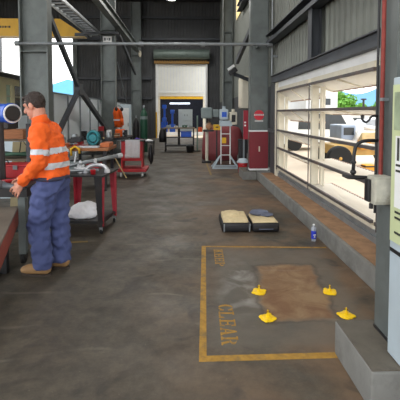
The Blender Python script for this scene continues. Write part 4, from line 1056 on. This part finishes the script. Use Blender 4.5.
# low platform with rust red channel
t = thing('low_platform', 'worn grey steel deck with a rust-red side at the left edge', 'platform', (-1.9, 3.2, 0))
E0, E1 = V((-1.69, 4.02, 0)), V((-1.10, 2.10, 0)); ed = (E1-E0).normalized(); en = V((ed.y, -ed.x, 0))
if en.x > 0: en = -en
def dk(u, v, z): return E0+ed*u+en*v+V((0, 0, z))
LD = (E1-E0).length
MB().prism([dk(0, 0, .60), dk(LD, 0, .60), dk(LD, .9, .60), dk(0, .9, .60)], (0, 0, .02)).build('deck_plate', mat('worn_deck', (112, 104, 92), .6, .1, .15, 5), t)
MB().prism([dk(0, 0, .44), dk(0, 0, .60), dk(0, .01, .60), dk(0, .01, .44)], ed*LD).prism([dk(0, 0, .44), dk(0, .06, .44), dk(0, .06, .45), dk(0, 0, .45)], ed*LD).build('side_channel', RUSTM, t, label='rust-red side channel')
for u, v in ((.12, .12), (LD-.1, .12), (.12, .8), (LD-.1, .8)): MB().box(dk(u, v, 0)-V((.03, .03, 0)), dk(u, v, .6)+V((.03, .03, 0))).build('leg', DARK, t)
tag(MB().box((-1.90, 3.2, 0), (-1.82, 4.05, .04), .005).build('floor_rail', STEEL), 'low grey steel rail on the floor under the left deck', 'rail')

# hut in the left aisle
t = thing('cream_office_hut', 'cream hut with dark windows and pale roof behind the left column', 'hut', (-7.5, 12, 0))
b = MB()
segs = [(9.0, 12.2), (12.75, 13.5), (14.05, 14.2)]
b.box((-9, 9, 0), (-6.0, 16, 1.75)).box((-9, 9, 2.5), (-6.0, 16, 2.72))
for y0, y1 in ((9, 10.2), (11.2, 12.0), (13.0, 13.55), (13.95, 14.2), (15.6, 16)): b.box((-6.15, y0, 1.75), (-6.0, y1, 2.5))
b.box((-9, 15.85, 1.75), (-6.15, 16, 2.5)).box((-9, 9, 1.75), (-6.15, 9.15, 2.5))
b.build('hut_wall', mat('cream_hut', (240, 230, 190), .6, 0, .05, 3), t)
MB().prism([(-9.4, 8.7, 2.95), (-5.75, 8.7, 2.74), (-5.75, 8.7, 2.84), (-9.4, 8.7, 3.4)], (0, 7.6, 0)).build('hut_roof', WHITE, t)
MB().box((-5.76, 8.7, 2.68), (-5.72, 16.3, 2.80)).build('gutter', DARK, t)
for y0, y1 in ((10.2, 11.2), (12.0, 13.0), (13.55, 13.95), (14.2, 15.6)):
    wn = MB().box((-6.1, y0, 1.75), (-6.06, y1, 2.5)).build('window_pane', GLASSD if y0 != 13.55 else mat('pale_green_pane', (190, 216, 200), .4), t)
    MB().box((-6.06, y0, 2.1), (-6.03, y1, 2.14)).build('glazing_bar', CREAM, wn)

# blue roof building outdoors (left rear)
t = thing('blue_roofed_shed', 'blue roofed building outside the left aisle doorway', 'building', (-11, 42, 0))
MB().box((-16, 40, 0), (-8, 48, 3.1)).build('shed_wall', SHEDW, t)
MB().prism([(-16.5, 39.6, 3.0), (-7.5, 39.6, 3.0), (-7.5, 39.6, 3.2), (-11.6, 39.6, 4.85), (-16.5, 39.6, 3.2)], (0, 9, 0)).build('shed_roof', ROOFB, t)

# ------------------------------------------------------------------ outdoors right
def yp(px, py, y): return ptb(px, py, y)
t = thing('white_warehouse', 'white outbuilding with one dark window beyond the louvers', 'building', (9, 24, 0))
MB().box((6.6, 22, -.12), (8.35, 30, 3.4)).build('building_wall', mat('white_wall_outside', (222, 224, 224), .6, 0, .04, 2), t)
MB().box((6.45, 21.85, 3.4), (8.45, 30.2, 3.5)).build('roof', SHEDW, t)
wn = MB().box((7.55, 21.97, 2.0), (7.95, 22, 2.35)).build('window_pane', GLASSD, t); MB().box((7.5, 21.95, 2.0), (7.55, 21.99, 2.35)).box((7.95, 21.95, 2.0), (8.0, 21.99, 2.35)).build('window_frame', WHITE, wn)
t = thing('long_white_shed', 'long pale shed with grey roof beyond the yard', 'building', (17, 38, 0))
MB().box((13.5, 36, -.12), (30, 42, 1.4)).build('shed_wall', mat('shed_white', (216, 220, 222), .6, 0, .04, 2), t)
MB().prism([(13.2, 35.7, 1.4), (30.3, 35.7, 1.4), (29.5, 35.7, 2.0), (15.0, 35.7, 2.0)], (0, 7, 0)).build('shed_roof', mat('pale_grey_roof', (176, 182, 186), .5, 0, .05, 1), t)
b = MB()
for i in range(6): b.box((15+i*2.3, 35.95, .4), (16+i*2.3, 36, 1.1))
b.build('shed_window', GLASSD, t)
t = thing('dark_roofed_shed', 'pale shed across the yard seen through the far louvers', 'building', (7, 33, 0))
MB().box((5, 34, -.12), (12, 40, 2.2)).build('shed_wall', mat('shed_grey', (180, 184, 186), .6, 0, .04, 2), t)
MB().box((4.8, 33.8, 2.2), (12.2, 40.2, 2.35)).build('roof', SHEDW, t)
b = MB()
for i in range(4): b.box((5.2+i*1.6, 33.95, .0), (6.3+i*1.6, 34, 1.5))
b.build('dark_doorway', GLASSD, t)
# tree
random.seed(5)
def tree(x, y, h, r, lab):
    t = thing('broad_tree', lab, 'tree', (x, y, -.12), 'trees beyond the yard')
    b = MB().cone((x, y, -.12), (x, y, h*.6), .25, .15, 10)
    for a in range(5): b.cone((x, y, h*.45), (x+math.cos(a*1.26)*r*.5, y+math.sin(a*1.26)*r*.5, h*.8), .1, .04, 6)
    b.build('trunk', mat('bark', (96, 76, 58), .9), t)
    b = MB(); bm = b.bm
    for k in range(5200):
        cl = random.choice(range(14)); rg = random.Random(cl*77+int(x*10))
        cc = V((x+rg.uniform(-.7, .7)*r, y+rg.uniform(-.7, .7)*r, h*.72+rg.uniform(-.5, .45)*r)); d = V((random.gauss(0, 1), random.gauss(0, 1), random.gauss(0, 1))).normalized()
        p = cc+d*r*.42*random.uniform(.7, 1.05); s = r*.075
        u = V((random.gauss(0, 1), random.gauss(0, 1), random.gauss(0, 1))).normalized(); w2 = u.cross(d).normalized()
        bm.faces.new([bm.verts.new(p+u*s), bm.verts.new(p+w2*s*.6), bm.verts.new(p-u*s), bm.verts.new(p-w2*s*.6)])
    b.build('foliage', LEAF, t)
tree(19.3, 50, 4.0, 2.2, 'bright green tree beside the white outbuilding')
tree(24, 52, 2.6, 1.6, 'lower green tree farther right beyond the shed roof')
# hills
b = MB(); pts = []
n = 80
ridge = [(60+i*6, 380, -5+60*max(0, (.5+.5*noise.noise(V((i*.09, 3, 0))))*min(1, i/12))) for i in range(n)]
poly = [(60, 380, -6), (60+(n-1)*6, 380, -6)]+[(p[0], p[1], p[2]+6) for p in ridge[::-1]]
b.prism(poly, (30, 60, 0))
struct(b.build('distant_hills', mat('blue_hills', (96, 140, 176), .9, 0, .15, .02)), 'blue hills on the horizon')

# loader
t = thing('yellow_loader', 'yellow and cream loader with big wheel parked outside the louvers', 'vehicle', (4.9, 11.9, -.12))
def wheel(x, y, r, w2, par):
    wv = MB().lathe((x, y, r-.12), [(r*.55, -w2/2), (r*.92, -w2/2), (r, -w2/3), (r, w2/3), (r*.92, w2/2), (r*.55, w2/2)], 28, Matrix.Rotation(PI/2, 3, 'X')).build('wheel', RUBBER, par, True, auto=True)
    MB().lathe((x, y, r-.12), [(r*.56, -w2*.42), (r*.5, -w2*.5), (r*.2, -w2*.3), (r*.12, -w2*.55)], 20, Matrix.Rotation(-PI/2, 3, 'X')).build('hub', mat('ochre_hub', (196, 150, 70), .5), wv, True)
wheel(4.4, 11.4, .36, .26, t); wheel(6.5, 11.4, .36, .26, t); wheel(4.4, 12.9, .36, .26, t); wheel(6.5, 12.9, .36, .26, t)
MB().box((4.3, 11.6, .3), (6.9, 12.7, .62), .05).build('chassis', mat('loader_tan', (206, 168, 96), .5, 0, .1, 4), t)
MB().box((5.15, 11.6, .62), (6.4, 12.7, .98), .06).build('engine_cover', mat('loader_cream', (214, 196, 150), .5, 0, .1, 4), t)
cb = MB().box((4.55, 11.65, .62), (5.0, 12.65, 1.2), .05).build('cab', mat('cab_slate', (150, 164, 184), .4, 0, .1, 4), t)
MB().box((4.62, 11.64, .9), (4.93, 11.66, 1.12)).build('cab_window', GLASSD, cb)
MB().limb([(4.9, 11.5, .75), (5.1, 11.5, 1.15), (5.5, 11.5, 1.1), (5.9, 11.5, .6)], [.07, .07, .06, .05], 10).build('boom', WHITE, t, True)
b = MB().box((5.0, 11.3, .5), (5.3, 11.6, .75), .03).box((5.5, 11.25, .42), (5.8, 11.55, .68), .03); b.build('orange_guard', mat('amber_guard', (230, 160, 40), .5), t)
# stacked steel plates and timber outdoors
t = thing('steel_bundle', 'bundle of pale steel lengths lying on the yard right of the loader', 'steel stack', (5.0, 9.6, -.12))
for i in range(7): MB().box((4.2+i*.02, 8.3+i*.28, -.12), (7.5, 8.48+i*.28, .0+(i % 2)*.05), .01).build('steel_length', GALV, t)
random.seed(8)
for i, (x, y, s, m, lab) in enumerate(((4.9, 10.6, .28, 'amber_guard', 'amber crate in front of the loader'), (5.35, 10.7, .24, 'loader_tan', 'tan crate beside the amber crate by the loader'), (5.7, 10.5, .26, 'ochre_hub', 'ochre drum-sided crate at the right of the loader'))):
    t = thing('yard_crate', lab, 'crate', (x, y, -.12), 'crates by the loader')
    MB().box((x-s/2, y-s/2, -.12), (x+s/2, y+s/2, -.12+s), .02).build('crate_body', MATS[m], t); MB().box((x-s/2-.01, y-s/2-.01, -.12+s*.8), (x+s/2+.01, y+s/2+.01, -.12+s*.92)).build('lid_band', DARK, t)
# parked vehicles
def car(x, y, m, lab, van=False):
    t = thing('parked_van' if van else 'parked_car', lab, 'vehicle', (x, y, -.12), 'vehicles parked in the yard')
    h = 1.75 if van else 1.35; g = -.12
    pr_ = [(x-2.1, y, g+.3), (x+2.1, y, g+.3), (x+2.15, y, g+.8), (x+1.3 if not van else x+1.6, y, g+.95), (x+.8 if not van else x+1.0, y, g+h), (x-1.4 if not van else x-2.0, y, g+h), (x-2.1, y, g+.9)]
    MB().prism(pr_, (0, 1.7, 0)).build('car_body', m, t)
    MB().prism([(x-1.2, y-.01, g+.95), (x+1.1, y-.01, g+.95), (x+.7, y-.01, g+h-.12), (x-1.15, y-.01, g+h-.12)], (0, 1.72, 0)).build('side_windows', GLASSD, t)
    for wx in (-1.35, 1.35):
        for wy in (.05, 1.65):
            MB().cone((x+wx, y+wy-.1, g+.33), (x+wx, y+wy+.1, g+.33), .33, seg=20).build('wheel', RUBBER, t)
car(6.1, 17.5, WHITE, 'white van parked in the yard behind the loader', True)
car(4.1, 24, mat('car_navy', (50, 66, 90), .3), 'dark blue car parked far off behind the far louvers')
car(10.6, 19.6, mat('car_grey', (150, 156, 164), .3), 'silver car parked behind the loader boom')
car(14.5, 26, WHITE, 'white car parked at the far right of the yard')
tag(strip(MB(), (4.3, 6.6, 0), (5.0, 6.9, 0), .16, -.1195, -.117).build('yard_marking', YEL), 'short yellow painted mark on the yard concrete', 'floor marking')
# lamp post outside
t = thing('yard_post', 'dark short post standing before the trees outside', 'post', (13, 27, -.12))
MB().cone((11.6, 26, -.12), (11.6, 26, 2.4), .09, .07, 10).build('post_shaft', DARK, t); MB().box((11.45, 25.9, 2.4), (11.75, 26.1, 2.5)).build('post_head', DARK, t)

# ------------------------------------------------------------------ the man
FA = math.radians(12); bx, by = -1.305, 3.90
fw = V((-math.cos(FA), math.sin(FA), 0)); lf = V((-fw.y, fw.x, 0))
def P(f, l, z): return V((bx, by, 0))+fw*f+lf*l+V((0, 0, z))
def ring(f, l, z, rf, rl, n=28, tilt=0, e=2.4):
    out = []
    for q in range(n):
        a = 2*PI*q/n; c, s = math.cos(a), math.sin(a); k = (abs(c)**e+abs(s)**e)**(-1/e)
        out.append(P(f+rf*c*k, l+rl*s*k, z+tilt*c*rf*k))
    return out
man = thing('person', 'man in orange hi-vis shirt and blue trousers bent over the bench', 'person', (bx, by, 0))
# skeleton
SH = [(-.0, .185, 1.385), (.09, -.19, 1.385)]; EL = [(.0, .235, 1.10), (.2, -.23, 1.12)]; WR = [(.20, .19, .895), (.36, -.12, .93)]
HIP = [(.02, .095, .88), (.01, -.095, .88)]; KN = [(.10, .10, .47), (.0, -.10, .47)]; AN = [(.05, .11, .09), (-.03, -.09, .09)]
def head_frame():
    pitch = math.radians(20)
    hf = (fw*math.cos(pitch)-V((0, 0, 1))*math.sin(pitch)); hl = lf; hu = hf.cross(hl).normalized()
    if hu.z < 0: hu = -hu
    return hf, hl, hu
hf, hl, hu = head_frame(); HC = P(.18, 0, 1.622)
def H(f, l, u): return HC+hf*f+hl*l+hu*u
HM = Matrix((hf, hl, hu)).transposed()
b = MB()
b.sph(HC+hu*.02-hf*.01, (.096, .076, .1), 28, HM)
b.sph(H(.03, 0, -.045), (.062, .058, .078), 24, HM)
b.sph(H(.065, 0, -.1), (.028, .032, .022), 16, HM)          # chin
b.sph(H(.075, 0, .03), (.02, .055, .02), 16, HM)            # brow
b.cone(H(.082, 0, .015), H(.112, 0, -.028), .011, .017, 10); b.sph(H(.106, 0, -.03), (.017, .018, .013), 12, HM)
b.sph(H(.083, 0, -.066), (.016, .026, .011), 12, HM)         # mouth
for s in (-1, 1): b.sph(H(-.01, s*.078, -.01), (.024, .012, .034), 12, HM)
b.limb([H(-.03, 0, -.06), P(.12, 0, 1.46), P(.09, 0, 1.38)], [.06, .062, .085])
b.loft([ring(.0, 0, .84, .09, .14), ring(.01, 0, .95, .1, .14), ring(.035, 0, 1.15, .11, .15), ring(.07, 0, 1.32, .095, .15), ring(.09, 0, 1.42, .07, .1)])
for i in range(2):
    b.limb([P(*SH[i]), P(*EL[i]), P(*WR[i])], [.045, .04, .028])
    b.limb([P(*HIP[i]), P(*KN[i]), P(*AN[i])], [.08, .055, .042])
    b.limb([P(*AN[i]), P(AN[i][0]+.17, AN[i][1], .04)], [.04, .03])
# hands
for i in range(2):
    w_ = P(*WR[i]); d = (fw*.80-V((0, 0, 1))*.5-lf*(.05 if i == 0 else -.2)).normalized()
    side = (lf*(1 if i == 0 else -1)).normalized(); up_ = side.cross(d).normalized()
    if up_.z < 0: up_ = -up_
    across = lf; ts = -1 if i == 0 else 1  # knuckle line across the palm
    if i == 0:  # near hand: back of the hand outwards, fingers hanging over the tool handle
        d = (fw*.66-V((0, 0, 1))*.75).normalized(); up_ = lf; across = d.cross(up_).normalized()
        if across.dot(fw) < 0: across = -across
        ts = 1
    pm = w_+d*.062
    Mh = Matrix((d, across, up_)).transposed()
    b.sph(pm, (.054, .045, .023), 18, Mh); b.cone(w_, pm, .026, .03, 12)
    for k in range(4):
        off = across*(-.036+.0245*k)*1.05; Lk = (.060, .076, .082, .074)[k]
        p0 = pm+d*.025+off; p1 = pm+d*.058+off*1.2; d2 = (d*(.9 if i == 0 else .7)-up_*.6).normalized(); p2 = p1+d2*Lk*.5; d3 = (d*(.5 if i == 0 else .05)-up_).normalized(); p3 = p2+d3*Lk*.36
        b.limb([p0, p1, p2, p3], [.0105, .0098, .009, .008], 10)
    tb = pm-d*.025+across*.03*ts
    b.limb([tb, tb+(d*.5+across*.55*ts-up_*.35).normalized()*.04, tb+(d*.8+across*.3*ts-up_*.5).normalized()*.068], [.014, .012, .0095], 10)
body = b.build('body', SKIN, man, remesh=.0045, sm_it=2)
body.data.materials.append(EYEM); body.data.materials.append(LIPM); body.data.materials.append(HAIRM)
ro = V(man.location)
eyes = [H(.084, s*.031, .008)-ro for s in (-1, 1)]; brows = [H(.094, s*.031, .03)-ro for s in (-1, 1)]; mouth = H(.1, 0, -.066)-ro
for p in body.data.polygons:
    c = p.center
    if min((c-e).length for e in eyes) < .0135: p.material_index = 1
    elif min(abs((c-e).dot(hu)) + .35*(c-e).length for e in brows) < .011: p.material_index = 3
    elif abs((c-mouth).dot(hu)) < .007 and (c-mouth).length < .028: p.material_index = 2
# hair
b = MB(); b.sph(HC+hu*.034-hf*.022, (.1, .084, .098), 32, HM); b.sph(H(-.055, 0, -.01), (.05, .068, .06), 20, HM)
b.sph(H(.045, 0, .095), (.045, .06, .025), 16, HM)
for s in (-1, 1): b.sph(H(.0, s*.068, .02), (.03, .014, .05), 12, HM)
hair = b.build('hair', HAIRM, man, remesh=.006, sm_it=2, wrinkle=.006, wscale=45)
# shirt
b = MB()
b.loft([ring(.005, 0, .915, .135, .175), ring(.0, 0, .97, .14, .178), ring(.01, 0, 1.08, .145, .18), ring(.03, 0, 1.2, .142, .19), ring(.055, 0, 1.31, .13, .205), ring(.08, 0, 1.385, .11, .185), ring(.10, 0, 1.44, .085, .12), ring(.12, 0, 1.475, .07, .075)])
for i in range(2):
    e = EL[i]; w_ = WR[i]; s = SH[i]
    w2 = tuple(lerp(e[k], w_[k], .93) for k in range(3))
    b.limb([P(s[0]+.02, s[1]*.93, s[2]-.01), P(*[lerp(s[k], e[k], .5) for k in range(3)]), P(*e), P(*w2)], [.09, .08, .068, .05], 18)
shirt = b.build('hi_vis_shirt', ORNG, man, remesh=.010, sm_it=5, wrinkle=.019, wscale=12)
# collar
MB().loft([ring(.105, 0, 1.445, .08, .085, tilt=-.35), ring(.125, 0, 1.49, .068, .07, tilt=-.35), ring(.128, 0, 1.515, .066, .068, tilt=-.35)]).build('collar', ORNG, shirt, True)
# reflective bands cut from the shirt surface and raised
def bands(test, name):
    me = shirt.data; bm = bmesh.new(); bm.from_mesh(me); bm.normal_update()
    dead = [f for f in bm.faces if not test(f.calc_center_median()+ro)]
    bmesh.ops.delete(bm, geom=dead, context='FACES')
    for v in bm.verts: v.co += v.normal*.004
    m_ = bpy.data.meshes.new(name); bm.to_mesh(m_); bm.free(); m_.materials.append(REFL)
    for p in m_.polygons: p.use_smooth = True
    o = bpy.data.objects.new(name, m_); COL.objects.link(o); o.parent = shirt
s0 = P(*SH[0]); e0 = P(*EL[0]); s1 = P(*SH[1]); e1 = P(*EL[1])
def armd(c, a_, b_):
    ab = b_-a_; t_ = (c-a_).dot(ab)/ab.length_squared; return t_, (c-(a_+ab*max(0, min(1, t_)))).length
def test_arm(a_, b_, side_):
    def f(c):
        t_, d_ = armd(c, a_, b_); l_ = (c-V((bx, by, 0))).dot(lf)
        return .60 < t_ < .78 and d_ < .092 and l_*side_ > .13
    return f
bands(test_arm(s0, e0, 1), 'sleeve_band'); bands(test_arm(s1, e1, -1), 'sleeve_band')
def tors(z0, z1, slope=0):
    def f(c):
        fl = c-V((bx, by, 0)); fz = c.z+.10*fl.dot(fw)
        t0, d0 = armd(c, s0, e0); t1, d1 = armd(c, s1, e1); t2, d2 = armd(c, e0, P(*WR[0])); t3, d3 = armd(c, e1, P(*WR[1]))
        return z0 < fz < z1 and d0 > .088 and d2 > .085 and d3 > .085 and d1 > .085
    return f
bands(tors(1.16, 1.215), 'torso_band'); bands(tors(1.02, 1.075), 'torso_band')
# trousers
b = MB()
b.loft([ring(.0, 0, .80, .13, .17), ring(.0, 0, .88, .14, .178), ring(.0, 0, .935, .128, .168), ring(.0, 0, .955, .125, .165)])
for i in range(2):
    h_, k_, a_ = HIP[i], KN[i], AN[i]
    b.limb([P(h_[0], h_[1], .84), P(lerp(h_[0], k_[0], .5), h_[1], .66), P(*k_), P(lerp(k_[0], a_[0], .5)-.01, lerp(k_[1], a_[1], .5), .27), P(a_[0], a_[1], .10)], [.115, .112, .1, .092, .088], 20)
tr = b.build('trousers', NAVY, man, remesh=.012, sm_it=4, wrinkle=.024, wscale=10)
for v in tr.data.vertices:
    if v.co.z < .075: v.co.z = .075
b = MB().loft([ring(0, 0, .915, .148, .184), ring(0, 0, .95, .145, .18)]); b.build('belt', mat('dark_belt', (50, 50, 70), .7), tr, True)
for i in range(2):
    a_ = AN[i]; b = MB()
    b.limb([P(a_[0]-.03, a_[1], .065), P(a_[0]+.06, a_[1], .06), P(a_[0]+.15, a_[1]+.005, .05), P(a_[0]+.195, a_[1]+.005, .042)], [.052, .052, .048, .036], 16)
    b.cone(P(a_[0]-.01, a_[1], .06), P(a_[0]-.01, a_[1], .16), .052, .055, 16)
    bt = b.build('boot', BOOTM, man, remesh=.008, sm_it=2)
    for v in bt.data.vertices: v.co.z = max(v.co.z, .012)
    so = MB().loft([ring(a_[0]+.075, a_[1], 0.0, .155, .05), ring(a_[0]+.075, a_[1], .022, .157, .052)]).build('sole', SOLE, bt)

# ------------------------------------------------------------------ light and sky
LAMP_FILL = 110
W = bpy.data.worlds.new('sky'); S.world = W; W.use_nodes = True
N = W.node_tree.nodes; L = W.node_tree.links
bg = N['Background']; tc = N.new('ShaderNodeTexCoord'); mp = N.new('ShaderNodeMapping'); mp.inputs['Scale'].default_value = (1, 1, 2.5)
L.new(tc.outputs['Generated'], mp.inputs[0])
nz = N.new('ShaderNodeTexNoise'); nz.inputs['Scale'].default_value = 2.6; nz.inputs['Detail'].default_value = 8; L.new(mp.outputs[0], nz.inputs['Vector'])
cr = N.new('ShaderNodeValToRGB'); cr.color_ramp.elements[0].position = .30; cr.color_ramp.elements[1].position = .43
cr.color_ramp.elements[0].color = (.16, .42, .85, 1); cr.color_ramp.elements[1].color = (1.0, 1.0, .99, 1)
L.new(nz.outputs['Fac'], cr.inputs['Fac']); L.new(cr.outputs[0], bg.inputs['Color']); bg.inputs['Strength'].default_value = 2.8
sd = bpy.data.lights.new('sun', 'SUN'); sd.energy = 1.6; sd.angle = math.radians(25); sd.color = (1, .96, .9)
so = bpy.data.objects.new('sun', sd); COL.objects.link(so)
so.rotation_euler = V((.35, -.10, -1)).to_track_quat('-Z', 'Y').to_euler()
# light of the visible high bay lamp, plus added lights to brighten inside
def lamp_or_fill(x, y, z, power, size=.6):
    ld = bpy.data.lights.new('lamp_and_fill_light', 'AREA'); ld.shape = 'DISK'; ld.size = size; ld.energy = power; ld.color = (1, .97, .92)
    lo = bpy.data.objects.new('lamp_and_fill_light', ld); COL.objects.link(lo); lo.location = (x, y, z)
for y in (20, 13, 6, 0):  # first is the visible lamp, the rest are added to brighten the aisle
    lamp_or_fill(-.75, y, 7.08, LAMP_FILL*(1.6 if y > 10 else .8))
for y in (30.5, 34, 37): lamp_or_fill(-.5, y, 4.6, 70, 1.5)  # added fill lights brightening the outbuilding around its tube lamps
# ------------------------------------------------------------------ camera
cd = bpy.data.cameras.new('camera'); cam = bpy.data.objects.new('camera', cd); COL.objects.link(cam)
cd.sensor_width = 36; cd.lens = 36; cd.shift_y = -67/400; cd.clip_end = 1500; cd.clip_start = .05
cam.location = (0, 0, 1.55); cam.rotation_euler = (math.radians(90-2.86), 0, math.radians(-1.86))
S.camera = cam
S.view_settings.view_transform = 'Standard'; S.view_settings.look = 'None'; S.view_settings.gamma = 1
S.view_settings.use_curve_mapping = False; S.view_settings.exposure = 0.15
